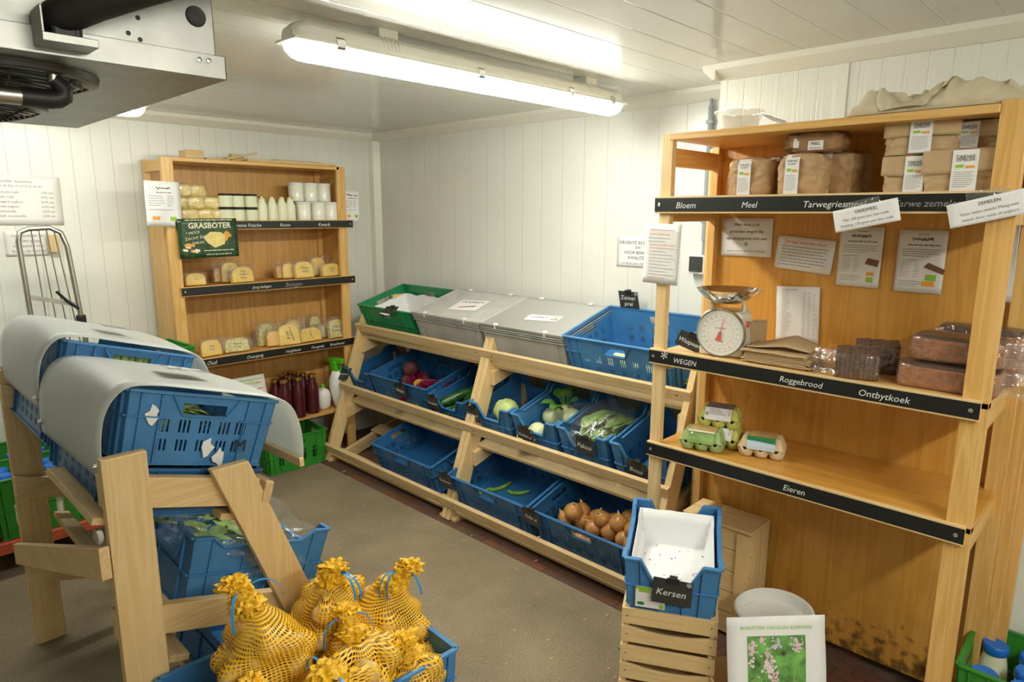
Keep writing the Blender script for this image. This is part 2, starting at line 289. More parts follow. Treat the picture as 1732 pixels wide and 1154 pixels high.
# ------------------------------------------------------------------ mesh helpers
class MB:
    def __init__(s): s.v = []; s.f = []; s.m = []; s.uv = None
    def add(s, vs, fs, mi=0, T=None):
        b = len(s.v); s.v += [(T @ Vector(v)) if T is not None else Vector(v) for v in vs]
        s.f += [tuple(i+b for i in f) for f in fs]; s.m += [mi]*len(fs)
    def box(s, a, b, mi=0, T=None):
        x0, y0, z0 = a; x1, y1, z1 = b
        s.add([(x0, y0, z0), (x1, y0, z0), (x1, y1, z0), (x0, y1, z0), (x0, y0, z1), (x1, y0, z1), (x1, y1, z1), (x0, y1, z1)],
              [(3, 2, 1, 0), (4, 5, 6, 7), (0, 1, 5, 4), (1, 2, 6, 5), (2, 3, 7, 6), (3, 0, 4, 7)], mi, T)
    def prism(s, poly, axis, a, b, mi=0, T=None):
        """poly of 2-D points swept along an axis from a to b"""
        def mk(p, t): return {'x': (t, p[0], p[1]), 'y': (p[0], t, p[1]), 'z': (p[0], p[1], t)}[axis]
        n = len(poly); vs = [mk(p, a) for p in poly]+[mk(p, b) for p in poly]
        fs = [tuple(range(n))[::-1], tuple(range(n, 2*n))]+[(i, (i+1) % n, (i+1) % n+n, i+n) for i in range(n)]
        s.add(vs, fs, mi, T)
    def beam(s, p, q, wd, th, up=(0, 0, 1), mi=0, T=None):
        p = Vector(p); q = Vector(q); d = (q-p)
        if d.length < 1e-6: return
        d.normalize(); u = Vector(up); sd = d.cross(u)
        if sd.length < 1e-4: sd = d.cross(Vector((1, 0, 0)))
        sd.normalize(); u = sd.cross(d)
        vs = []
        for c in (p, q):
            for a, b in ((-1, -1), (1, -1), (1, 1), (-1, 1)): vs.append(c+sd*(a*wd/2)+u*(b*th/2))
        s.add(vs, [(0, 1, 2, 3), (7, 6, 5, 4), (0, 4, 5, 1), (1, 5, 6, 2), (2, 6, 7, 3), (3, 7, 4, 0)], mi, T)
    def tube(s, pts, r, n=8, mi=0, T=None, cap=True):
        pts = [Vector(p) for p in pts]; rs = r if isinstance(r, (list, tuple)) else [r]*len(pts)
        vs = []; fs = []; prev = None
        for i, p in enumerate(pts):
            d = (pts[min(i+1, len(pts)-1)]-pts[max(i-1, 0)]).normalized()
            if prev is None:
                a = d.cross(Vector((0, 0, 1)));
                if a.length < .05: a = d.cross(Vector((1, 0, 0)))
            else: a = prev-d*prev.dot(d)
            a.normalize(); prev = a; b = d.cross(a)
            for k in range(n): vs.append(p+(a*math.cos(2*PI*k/n)+b*math.sin(2*PI*k/n))*rs[i])
        for i in range(len(pts)-1):
            for k in range(n): fs.append((i*n+k, i*n+(k+1) % n, (i+1)*n+(k+1) % n, (i+1)*n+k))
        if cap: fs += [tuple(range(n))[::-1], tuple(range((len(pts)-1)*n, len(pts)*n))]
        s.add(vs, fs, mi, T)
    def lathe(s, prof, n=20, mi=0, T=None, fn=None):
        """prof: (r, z) pairs, closed with caps when r > 0 at the ends"""
        vs = []; fs = []
        for i, (r, z) in enumerate(prof):
            for k in range(n):
                a = 2*PI*k/n; rr = r*(fn(a, z) if fn else 1); vs.append((rr*math.cos(a), rr*math.sin(a), z))
        for i in range(len(prof)-1):
            for k in range(n): fs.append((i*n+k, i*n+(k+1) % n, (i+1)*n+(k+1) % n, (i+1)*n+k))
        if prof[0][0] > 1e-5: fs.append(tuple(range(n))[::-1])
        if prof[-1][0] > 1e-5: fs.append(tuple(range((len(prof)-1)*n, len(prof)*n)))
        s.add(vs, fs, mi, T)
    def blob(s, c, r, n=12, amp=.08, freq=3, seed=0, mi=0, T=None, sq=1.0):
        vs = []; fs = []; m = n//2+1
        for i in range(m+1):
            t = PI*i/m
            for k in range(n):
                a = 2*PI*k/n
                d = Vector((math.sin(t)*math.cos(a), math.sin(t)*math.sin(a), math.cos(t)))
                if sq != 1: d = Vector([math.copysign(abs(q)**sq, q) for q in d])
                k_ = 1+amp*noise.noise(d*freq+Vector((seed*7.3, seed*1.7, 3)))
                vs.append((c[0]+d.x*r[0]*k_, c[1]+d.y*r[1]*k_, c[2]+d.z*r[2]*k_))
        for i in range(m):
            for k in range(n): fs.append((i*n+k, (i+1)*n+k, (i+1)*n+(k+1) % n, i*n+(k+1) % n))
        s.add(vs, fs, mi, T)
    def grid(s, fn, nu, nv, mi=0, T=None):
        vs = [fn(i/nu, j/nv) for j in range(nv+1) for i in range(nu+1)]
        fs = [(j*(nu+1)+i, j*(nu+1)+i+1, (j+1)*(nu+1)+i+1, (j+1)*(nu+1)+i) for j in range(nv) for i in range(nu)]
        s.add(vs, fs, mi, T)
    def build(s, name, mats, parent=None, smooth=False, bevel=0, solid=0, weld=False, seg=2):
        me = bpy.data.meshes.new(name); me.from_pydata([tuple(v) for v in s.v], [], s.f)
        for m in (mats if isinstance(mats, (list, tuple)) else [mats]): me.materials.append(m)
        me.polygons.foreach_set('material_index', s.m)
        if s.uv:
            l = me.uv_layers.new(name='UVMap')
            for lp in me.loops: l.data[lp.index].uv = s.uv[lp.vertex_index]
        if weld:
            bm = bmesh.new(); bm.from_mesh(me); bmesh.ops.remove_doubles(bm, verts=bm.verts, dist=1e-5); bmesh.ops.recalc_face_normals(bm, faces=bm.faces); bm.to_mesh(me); bm.free()
        if smooth:
            me.polygons.foreach_set('use_smooth', [True]*len(me.polygons))
            try: me.set_sharp_from_angle(angle=math.radians(40))
            except Exception: pass
        me.update()
        o = bpy.data.objects.new(name, me); COL.objects.link(o)
        if parent: o.parent = parent
        if solid: md = o.modifiers.new('solid', 'SOLIDIFY'); md.thickness = solid; md.offset = 0
        if bevel: md = o.modifiers.new('bevel', 'BEVEL'); md.width = bevel; md.segments = seg; md.limit_method = 'ANGLE'
        return o
def tag(o, label, cat, group=None, kind=None):
    o['label'] = label; o['category'] = cat
    if group: o['group'] = group
    if kind: o['kind'] = kind
    return o
def struct(o): o['kind'] = 'structure'; return o
def thing(name, label, cat, mat=None, group=None):
    o = bpy.data.objects.new(name, None); COL.objects.link(o); o.empty_display_size = .05
    tag(o, label, cat, group)
    if mat is not None: o.matrix_world = mat
    return o
def copy_tree(o, parent=None):
    c = o.copy(); COL.objects.link(c)
    if parent is not None: c.parent = parent
    for ch in list(o.children): copy_tree(ch, c)
    return c
def dup(o, mat, label=None, group=None):
    c = copy_tree(o); c.matrix_world = mat
    if label: c['label'] = label
    if group: c['group'] = group
    return c
def TR(loc, rz=0, rx=0, ry=0, s=1):
    return Matrix.Translation(Vector(loc)) @ Matrix.Rotation(rz, 4, 'Z') @ Matrix.Rotation(ry, 4, 'Y') @ Matrix.Rotation(rx, 4, 'X') @ Matrix.Scale(s, 4)
FACE_X = -PI/2      # things whose front looks toward -X (right-hand shelf and wall)
def plane(o, right, up):
    r = Vector(right).normalized(); u = Vector(up); u = (u-r*u.dot(r)).normalized(); n = r.cross(u)
    return Matrix(((r.x, u.x, n.x, o[0]), (r.y, u.y, n.y, o[1]), (r.z, u.z, n.z, o[2]), (0, 0, 0, 1)))
_tc = {}
def text_mesh(t, size, align='CENTER', shear=0, thick=0, space=1):
    k = (t, size, align, shear, thick, space)
    if k in _tc: return _tc[k]
    cu = bpy.data.curves.new('t', 'FONT'); cu.body = t; cu.size = size; cu.align_x = align; cu.align_y = 'CENTER'
    cu.shear = shear; cu.offset = thick; cu.space_character = space; cu.resolution_u = 2
    o = bpy.data.objects.new('t', cu); COL.objects.link(o)
    me = bpy.data.meshes.new_from_object(o, depsgraph=bpy.context.evaluated_depsgraph_get())
    r = ([v.co.copy() for v in me.vertices], [tuple(p.vertices) for p in me.polygons])
    bpy.data.objects.remove(o); bpy.data.curves.remove(cu); bpy.data.meshes.remove(me)
    _tc[k] = r; return r
def put_text(mb, t, x, y, size, mi=0, rot=0, align='CENTER', shear=0, thick=0, T=None, zz=.0006, space=1):
    vs, fs = text_mesh(t, size, align, shear, thick, space)
    L = Matrix.Translation((x, y, zz)) @ Matrix.Rotation(rot, 4, 'Z')
    if T is not None: L = T @ L
    mb.add(vs, fs, mi, L)
def quad(mb, x0, y0, x1, y1, mi=0, z=.0005, T=None):
    nx, ny = max(1, round(abs(x1-x0)/.012)), max(1, round(abs(y1-y0)/.012))
    if nx*ny > 1 and T is None: mb.grid(lambda u, v: (x0+(x1-x0)*u, y0+(y1-y0)*v, z), nx, ny, mi); return
    mb.add([(x0, y0, z), (x1, y0, z), (x1, y1, z), (x0, y1, z)], [(0, 1, 2, 3)], mi, T)
def scribble(mb, x0, x1, y, h, mi=0, rnd=None, fill=1.0, T=None):
    """a row of illegible small print"""
    rnd = rnd or random; x = x0; e = x0+(x1-x0)*fill
    while x < e:
        wd = rnd.uniform(1.2, 4.2)*h; quad(mb, x, y-h*.3, min(x+wd, e), y+h*.3, mi, T=T); x += wd+h*.55
def sheet_mesh(wd, ht, bend=.004, seed=0, nu=8, nv=8, mi=0, curl=0):
    mb = MB()
    def fn(u, v):
        z = bend*noise.noise(Vector((u*2+seed*3.1, v*2, seed)))
        z += curl*((u-.5)**2*4)
        return ((u-.5)*wd, (v-.5)*ht, z)
    mb.grid(fn, nu, nv); return mb
def drape(mb, wd, ht, bend, seed, curl=0, lift=.0008):
    """lay flat print onto the same gently bent sheet"""
    for i, v in enumerate(mb.v):
        u = v.x/wd+.5; q = v.y/ht+.5
        mb.v[i] = Vector((v.x, v.y, v.z+lift+bend*noise.noise(Vector((u*2+seed*3.1, q*2, seed)))+curl*((u-.5)**2*4)))

# ------------------------------------------------------------------ the room
XB, XC, YA, YJ, ZC = 2.88, 2.50, 4.19, 1.312, 2.16
XL, YF = -2.2, -1.9
def slab(name, a, b, m): mb = MB(); mb.box(a, b); return struct(mb.build(name, m))
slab('floor', (XL, YF, -.1), (2.085, YA, 0), M['concrete'])
slab('floor', (2.085, YF, -.1), (XB+.1, YA, -.006), M['brick'])
slab('ceiling', (XL-.1, YF-.1, ZC), (XB+.1, YA+.1, ZC+.1), M['ceil'])
slab('wall_back', (XL, YA, -.1), (XB+.1, YA+.1, ZC), M['wall_a'])
slab('wall_right', (XB, YJ, -.1), (XB+.1, YA, ZC), M['wall_b'])
mb = MB(); mb.box((XC, YF, -.1), (XB+.1, YJ, ZC)); struct(mb.build('wall_right', M['wall_c']))
slab('wall_left', (XL-.1, YF-.1, -.1), (XL, YA+.1, ZC), M['wall_b'])
slab('wall_front', (XL, YF-.1, -.1), (XC, YF, ZC), M['wall_a'])
# cove trim round the ceiling, corner strip, wall base
cv = [(0, 0), (0, -.055), (-.012, -.055), (-.05, -.02), (-.055, 0)]
def cove(name, axis, a, b, pos, flip):
    mb = MB()
    if axis == 'y': mb.prism([(pos+flip*p[0], ZC+p[1]) for p in cv], 'y', a, b)
    else: mb.prism([(pos+flip*p[0], ZC+p[1]) for p in cv], 'x', a, b)
    return struct(mb.build(name, M['offwhite']))
cove('trim_1', 'x', XL, XB, YA, 1); cove('trim_2', 'y', YJ, YA, XB, 1); cove('trim_3', 'y', YF, YJ, XC, 1)
mb = MB(); mb.prism([(YJ-p[0]*1, ZC+p[1]) for p in cv], 'x', XC-.05, XB); struct(mb.build('trim_4', M['offwhite']))
mb = MB(); mb.prism([(XB, YA), (XB-.06, YA), (XB-.045, YA-.035), (XB, YA-.06)], 'z', -.005, ZC-.05); struct(mb.build('trim_5', M['offwhite']))
mb = MB(); mb.box((XC-.012, YF, 0), (XC, YJ, .028)); struct(mb.build('baseboard_right', M['panel'], bevel=.003))
p = at(1690, 800, x=XC); mb = MB(); mb.box((XC-.006, p.y-.012, .03), (XC, p.y+.03, ZC-.055)); struct(mb.build('trim_6', M['panel'], bevel=.002))
mb = MB(); mb.box((XC-.004, .845, ZC-.45), (XC, .885, ZC-.05)); 
struct(mb.build('trim_7', M['panel'], bevel=.001))

# ------------------------------------------------------------------ light fittings
def make_light(label, mat, L, lens='lens'):
    r = thing('ceiling_light', label, 'light fitting', mat)
    W2 = .052
    mb = MB()      # housing: rounded trough along local x, hangs under the ceiling
    prof = [(-W2, -.055), (-W2*1.08, -.048), (-W2*.95, -.02), (-W2*.62, -.004), (0, 0), (W2*.62, -.004), (W2*.95, -.02), (W2*1.08, -.048), (W2, -.055)]
    sts = [(-L/2-.012, .55), (-L/2+.005, .82), (-L/2+.03, 1), (L/2-.03, 1), (L/2-.005, .82), (L/2+.012, .55)]
    vs = []
    for x, k in sts:
        for a, b in prof: vs.append((x, a*(k if k == 1 else .9*k+.1), -.055+(b+.055)*k))
    n = len(prof); fs = [(i*n+j, i*n+j+1, (i+1)*n+j+1, (i+1)*n+j) for i in range(len(sts)-1) for j in range(n-1)]+[tuple(range(n)), tuple(range((len(sts)-1)*n, len(sts)*n))[::-1]]
    fs += [(i*n, (i+1)*n, (i+1)*n+n-1, i*n+n-1) for i in range(len(sts)-1)]
    mb.add(vs, fs); mb.box((-L/2-.02, -W2*1.12, -.061), (L/2+.02, W2*1.12, -.053))
    mb.build('housing', M['offwhite'], r, smooth=True, bevel=.002)
    def lens_mb(x0, x1, e0, e1):
        mb = MB(); pr = [(-W2, -.061), (-W2*.97, -.075), (-W2*.8, -.092), (-W2*.45, -.104), (0, -.108), (W2*.45, -.104), (W2*.8, -.092), (W2*.97, -.075), (W2, -.061)]
        st = e0+[(x0, 1), (x1, 1)]+e1; vs = []
        for x, k in st:
            for a, b in pr: vs.append((x, a*(.5+.5*k), -.061+(b+.061)*k))
        n = len(pr); mb.add(vs, [(i*n+j, (i+1)*n+j, (i+1)*n+j+1, i*n+j+1) for i in range(len(st)-1) for j in range(n-1)]); return mb
    lens_mb(-L/2+.045, L/2-.045, [], []).build('lens', M[lens], r, smooth=True)
    lens_mb(-L/2+.03, -L/2+.045, [(-L/2-.015, .05), (-L/2-.005, .6), (-L/2+.01, .9)], []).build('lens_end', M['lidclear'], r, smooth=True)['label'] = 'clear end of the lens'
    lens_mb(L/2-.045, L/2-.03, [], [(L/2-.01, .9), (L/2+.005, .6), (L/2+.015, .05)]).build('lens_end', M['lidclear'], r, smooth=True)['label'] = 'clear end of the lens'
    for s in (-1, 1):
        mb = MB(); T = Matrix.Translation((s*(L/2-.035), 0, -.078)) @ Matrix.Rotation(PI/2, 4, 'Y')
        mb.lathe([(.014, -.012), (.016, -.006), (.016, .006), (.014, .012)], 14, T=T); mb.build('tube_end', M['offwhite'], r, smooth=True)
        T2 = Matrix.Translation((s*(L/2-.045)-s*.002, 0, -.078)) @ Matrix.Rotation(PI/2, 4, 'Y')
        mb = MB(); mb.lathe([(.0165, -.004), (.0165, .004)], 14, T=T2); mb.build('blue_mark', M['capblue'], r)
    for x in (-L*.42, -L*.06, L*.26, L*.44):
        for s in (-1, 1):
            mb = MB(); mb.prism([(s*W2*1.1, -.072), (s*(W2*1.1+.006), -.066), (s*(W2*1.1+.004), -.044), (s*W2*1.02, -.036), (s*W2*.98, -.040), (s*(W2*1.08), -.05)], 'x', x-.014, x+.014)
            mb.build('clip', M['chrome'], r, bevel=.001)
    for x in (-L*.30, L*.36):
        mb = MB()
        for k in range(5): mb.tube([(x-.028+k*.014, -W2*1.02, -.045), (x-.028+k*.014, -W2*.98, -.018), (x-.028+k*.014, -W2*.6, -.001)], .004, 6)
        mb.box((x-.035, -.035, -.003), (x+.035, .035, .022)); mb.build('bracket', M['offwhite'], r)
    return r
lamp1 = make_light('long lit fluorescent tube fitting hanging in the middle of the white ceiling', TR((1.775, 1.845, ZC-.022)), 1.55)
make_light('lit fluorescent fitting near the back wall, mostly hidden behind the steel cooler', TR((.475, 3.44, ZC-.022)), 1.25, 'lens_dim')
make_light('lit fluorescent fitting on the ceiling behind the viewer', TR((.75, -.85, ZC-.022)), 1.55, 'lens_boosted')

# ------------------------------------------------------------------ steel evaporator unit under the ceiling
ev = thing('cooling_unit', 'large galvanised steel cooling unit hanging from the ceiling at the upper left', 'cooler', TR((0, 0, 0)))
ex0, ex1, ey0, ey1, ez = -.75, .585, 1.335, 2.40, 1.852
mb = MB(); mb.box((ex0, ey0+.012, ez+.04), (ex1-.012, ey1, ZC-.005)); mb.build('casing', M['steel'], ev, bevel=.003)
mb = MB(); mb.prism([(ey0, ez+.042), (ey0, ez), (ey1, ez), (ey1, ez+.042), (ey1-.004, ez+.042), (ey1-.004, ez+.004), (ey0+.004, ez+.004), (ey0+.004, ez+.042)], 'x', ex0, ex1)
mb.box((ex1-.003, ey0, ez), (ex1, ey1, ez+.044)); mb.build('drip_tray', M['steel'], ev, bevel=.001)
mb = MB(); T0 = plane(at(331, 28, y=ey0+.012), (1, 0, 0), (0, 0, 1)); mb.lathe([(.017, 0), (.0185, .001), (.0175, .003), (.010, .002), (.004, .0025)], 20, T=T0)
mb.build('rubber_plug', M['black'], ev, smooth=True)
for u, v in ((233, 30), (217, 56), (237, 67)):
    mb = MB(); mb.lathe([(.0042, 0), (.0042, .0006), (.002, .0008)], 10, T=plane(at(u, v, y=ey0+.012), (1, 0, 0), (0, 0, 1))); mb.build('screw_hole', M['black'], ev)
for u, v in ((337, 101), (353, 103), (94, 73)):
    mb = MB(); mb.lathe([(.0045, 0), (.0045, .003), (.002, .0035)], 12, T=plane(at(u, v, y=ey0), (1, 0, 0), (0, 0, 1))); mb.build('rivet', M['chrome'], ev, smooth=True)
a = at(68, 55, y=ey0-.05); b = at(164, 74, y=ey0-.05); mb = MB(); mb.box((a.x, ey0-.06, a.z-.012), (b.x, ey0, a.z+.001)); mb.box((a.x, ey0-.06, a.z), (a.x+.004, ey0, a.z+.04)); mb.box((b.x-.03, ey0-.05, a.z), (b.x-.027, ey0, a.z+.035))
mb.build('bracket', M['steel'], ev, bevel=.001)
a = at(90, 30, y=ey0-.035); 
mb = MB(); mb.tube([(a.x-.004, ey0-.02, a.z-.006), (a.x+.004, ey0-.03, a.z+.0), (a.x+.02, ey0-.045, a.z+.010), (a.x+.05, ey0-.07, a.z+.026), (a.x+.10, ey0-.10, a.z+.048), (a.x+.17, ey0-.14, a.z+.077), (a.x+.42, ey0-.28, a.z+.16)], [.020, .026, .028, .028, .028, .028, .028], 18)
mb.build('insulated_pipe', M['black'], ev, smooth=True)
mb = MB(); mb.box((a.x-.008, ey0-.05, a.z-.032), (a.x+.036, ey0-.01, a.z+.005)); mb.build('pipe_clamp', M['black'], ev, bevel=.006)
def fan(cx, cy, r, dz):
    mb = MB()
    for k in range(1, 15):
        rr = r*k/14; z = -dz*(1-(k/14)**2.2); mb.tube([(cx+rr*math.cos(q*PI/14), cy+rr*math.sin(q*PI/14), ez+z-.008) for q in range(29)], .0016, 4, cap=False)
    for q in range(8):
        a_ = q*PI/4; mb.tube([(cx+r*k*math.cos(a_)/6, cy+r*k*math.sin(a_)/6, ez-.008-dz*(1-(k/6)**2.2)) for k in range(7)], .0025, 4)
    mb.build('fan_grille', M['blackgloss'], ev)
    mb = MB(); mb.lathe([(r*1.0, -.014), (r*1.03, -.012), (r*1.05, 0), (r*.98, 0), (r*.97, -.012)], 48, T=TR((cx, cy, ez))); mb.build('fan_ring', M['blackgloss'], ev, smooth=True)
    mb = MB(); mb.lathe([(.055, 0), (.055, -.02), (.03, -.03), (0, -.03)], 20, T=TR((cx, cy, ez)))
    for q in range(5):
        a_ = q*2*PI/5
        mb.add([(cx+.05*math.cos(a_), cy+.05*math.sin(a_), ez-.004), (cx+r*.9*math.cos(a_), cy+r*.9*math.sin(a_), ez-.006), (cx+r*.9*math.cos(a_+.8), cy+r*.9*math.sin(a_+.8), ez-.018), (cx+.05*math.cos(a_+.9), cy+.05*math.sin(a_+.9), ez-.016)], [(0, 1, 2, 3)])
    mb.build('fan_blades', M['blackgloss'], ev)
c = at(30, 150, z=ez-.03)
c = at(168, 160, z=ez-.02); fan(c.x-.165, c.y, .155, .035); c2 = at(84, 199, z=ez-.02); fan(c2.x-.16, min(c2.y, ey1-.17), .15, .035)
mb = MB(); mb.lathe([(.012, 0), (.012, -.012), (.009, -.013), (.009, -.028)], 14, T=TR(at(87, 112, z=ez))); mb.build('drain_fitting', M['zinc'], ev, smooth=True)
a = at(87, 112, z=ez)+Vector((0, 0, -.028))
mb = MB(); mb.tube([(a.x+.0, a.y, a.z+.006), (a.x+.008, a.y, a.z-.002), (a.x+.014, a.y, a.z-.010), (a.x+.012, a.y, a.z-.020), (a.x+.003, a.y, a.z-.026), (a.x-.008, a.y, a.z-.028), (a.x-.05, a.y, a.z-.028)], [.012, .014, .0155, .0165, .0165, .0165, .016], 16); mb.build('drain_elbow', M['black'], ev, smooth=True)
mb = MB(); mb.tube([(a.x-.045, a.y, a.z-.028), (a.x-.6, a.y, a.z-.028)], .0145, 14); mb.build('drain_pipe', M['zinc'], ev, smooth=True)

# ------------------------------------------------------------------ crates
def wall_panel(mb, place, ss, tt, holes, th):
    """perforated wall: place(s, t, d) -> point, s along, t up (0..1), d 0 outer, 1 inner"""
    S = sorted(set([round(s, 5) for s in ss]+[round(h[i], 5) for h in holes for i in (0, 2)]))
    Tt = sorted(set([round(t, 5) for t in tt]+[round(h[i], 5) for h in holes for i in (1, 3)]))
    nS, nT = len(S), len(Tt); b = len(mb.v)
    for d in (0, 1):
        for t in Tt:
            for s in S: mb.v.append(Vector(place(s, t, d)))
    ix = lambda i, j, d: b+d*nS*nT+j*nS+i
    def solid(i, j):
        if i < 0 or j < 0 or i >= nS-1 or j >= nT-1: return False
        cs, ct = (S[i]+S[i+1])/2, (Tt[j]+Tt[j+1])/2
        return not any(h[0] < cs < h[2] and h[1] < ct < h[3] for h in holes)
    for i in range(nS-1):
        for j in range(nT-1):
            if not solid(i, j): continue
            q = [(i, j), (i+1, j), (i+1, j+1), (i, j+1)]
            mb.f.append(tuple(ix(*p, 0) for p in q)); mb.f.append(tuple(ix(*p, 1) for p in q[::-1])); mb.m += [0, 0]
            for (da, db, e) in ((0, -1, 0), (1, 0, 1), (0, 1, 2), (-1, 0, 3)):
                if not solid(i+da, j+db):
                    p, r = q[e], q[(e+1) % 4]; mb.f.append((ix(*p, 0), ix(*p, 1), ix(*r, 1), ix(*r, 0))); mb.m.append(0)
def slits(W, y0, y1, groups, gw, n=3, sw=.005):
    o = []
    for g in groups:
        for k in range(n):
            x = g*W+(k-(n-1)/2)*gw; o.append((x-sw/2, y0, x+sw/2, y1))
    return o
def crate_mb(W, D, H, style='slit', taper=.012, th=.0035):
    """crate: length W along x, depth D along y (front = -y), height H; origin at the middle of the bottom"""
    mb = MB()
    def mk(side):
        L = W if side in 'fb' else D
        ear = style == 'ear'
        def prof(s):
            if not ear: return 1
            e, m_ = (.05, .085); q = min(s, L-s); lo = .62 if side in 'fb' else .86
            return 1 if q <= e else (lo if q >= m_ else 1-(1-lo)*(q-e)/(m_-e))
        def place(s, t, d):
            z = H*t*(prof(s) if t > .55 else 1) if not ear or t <= .55 else H*(.55+(t-.55)/.45*(prof(s)-.55))
            k = taper*(1-z/H); a = s/L; off = d*th
            if side == 'f': return ((-W/2+k)+(W-2*k)*a, -D/2+k+off, z)
            if side == 'b': return ((W/2-k)-(W-2*k)*a, D/2-k-off, z)
            if side == 'l': return (-W/2+k+off, (D/2-k)-(D-2*k)*a, z)
            return (W/2-k-off, (-D/2+k)+(D-2*k)*a, z)
        hs = []
        if style == 'slit':
            gs = [.2, .32, .44, .56, .68, .8] if L > .5 else [.24, .38, .52, .66, .78]
            hs += slits(L, .46, .64, gs, .011); hs += slits(L, .20, .36, gs, .011)
            hw = .055; hs.append((L/2-hw, .72, L/2+hw, .87))
            hs = [h for h in hs]
        elif style == 'ear':
            hs += slits(L, .16, .27, [.38, .5, .62] if side in 'fb' else [.25, .4, .55, .7], .010)
            if side in 'lr': hs += slits(L, .36, .5, [.3, .5, .7], .010)
        elif style == 'dots':
            for r in range(5):
                for c in range(6):
                    for g in ((.12, .2), (.7, .86)):
                        x = L*(g[0]+(g[1]-g[0])*c/5); hs.append((x-.0028, .14+r*.1, x+.0028, .14+r*.1+.035))
            hs.append((L/2-.055, .68, L/2+.055, .84))
            hs += slits(L, .18, .3, [.35, .5, .62], .012)
        elif style == 'bottle':
            gs = [.2, .4, .6, .8] if L > .35 else [.25, .5, .75]
            for g in gs: hs.append((g*L-.017, .22, g*L+.017, .58))
            hs.append((L/2-.05, .74, L/2+.05, .86))
        ss = [0, L]
        if ear: ss += [.05, .085, L-.085, L-.05, L/2]
        wall_panel(mb, place, ss, [0, .55, 1] if ear else [0, 1], hs, th)
        # ribs and rim on the outside of this wall
        def P3(s, t, out):
            p = Vector(place(s, t, 0)); n = {'f': Vector((0, -1, 0)), 'b': Vector((0, 1, 0)), 'l': Vector((-1, 0, 0)), 'r': Vector((1, 0, 0))}[side]
            return p+n*out, n
        if style != 'box':
            rs = [.028, .075, L-.075, L-.028] if style != 'ear' else [.05, L*.36, L*.64, L-.05]
            for s in rs:
                a, n = P3(s, .02, .003); b, _ = P3(s, .97, .003); mb.beam(a, b, .004, .008, up=n)
            for t in ((.66,) if style == 'slit' else (.5,)):
                for s0, s1 in (((0, .09), (L-.09, L)) if style == 'slit' else ((0, L),)):
                    a, n = P3(s0, t, .003); b, _ = P3(s1, t, .003); mb.beam(a, b, .008, .004, up=(0, 0, 1))
            if style == 'slit':       # raised handle surround
                a, n = P3(L/2-.085, .98, .003); b, _ = P3(L/2-.055, .70, .003); c, _ = P3(L/2+.055, .70, .003); d, _ = P3(L/2+.085, .98, .003)
                for p, q in ((a, b), (b, c), (c, d)): mb.beam(p, q, .004, .007, up=n)
                a, n = P3(.08, .9, .003); b, _ = P3(L-.08, .9, .003)
        st = [0, L] if not ear else [0, .05, .085, L-.085, L-.05, L]
        for p, q in zip(st[:-1], st[1:]):
            a, n = P3(p, 1, .001); b, _ = P3(q, 1, .001); mb.beam(a, b, .014 if style != 'box' else .012, .007)
        if style == 'box':
            for t in (.83, .90, .955):
                a, n = P3(0, t, .004); b, _ = P3(L, t, .004); mb.beam(a, b, .011, .004)
            for s in (.03, .045, L-.045, L-.03):
                a, n = P3(s, .02, .002); b, _ = P3(s, .82, .002); mb.beam(a, b, .004, .006, up=n)
        a, n = P3(0, .015, .001); b, _ = P3(L, .015, .001); mb.beam(a, b, .006, .006)
    for s in 'fblr': mk(s)
    k = taper; mb.box((-W/2+k, -D/2+k, .0), (W/2-k, D/2-k, .004))
    return mb
_cm = {}
def crate(label, mat, W, D, H, m, style='slit', group=None, name='crate', cat='crate'):
    key = (W, D, H, m, style)
    if key in _cm:
        o = bpy.data.objects.new(name, _cm[key]); COL.objects.link(o)
        o.modifiers.new('bevel', 'BEVEL').width = .0008
    else:
        o = crate_mb(W, D, H, style).build(name, M[m]); _cm[key] = o.data
        o.modifiers.new('bevel', 'BEVEL').width = .0008
    for md in o.modifiers: md.segments = 1; md.limit_method = 'ANGLE'
    o.matrix_world = mat; tag(o, label, cat, group); return o
TILT = math.radians(16)
def tier(fx, fz, y, D, rz=FACE_X, tilt=TILT, sgn=1):
    """matrix of a crate whose bottom front edge rests at (fx, y, fz), leaning forward"""
    t = Vector((math.cos(tilt)*sgn, 0, math.sin(tilt)))
    return TR(Vector((fx, y, fz))+t*(D/2), rz, tilt)

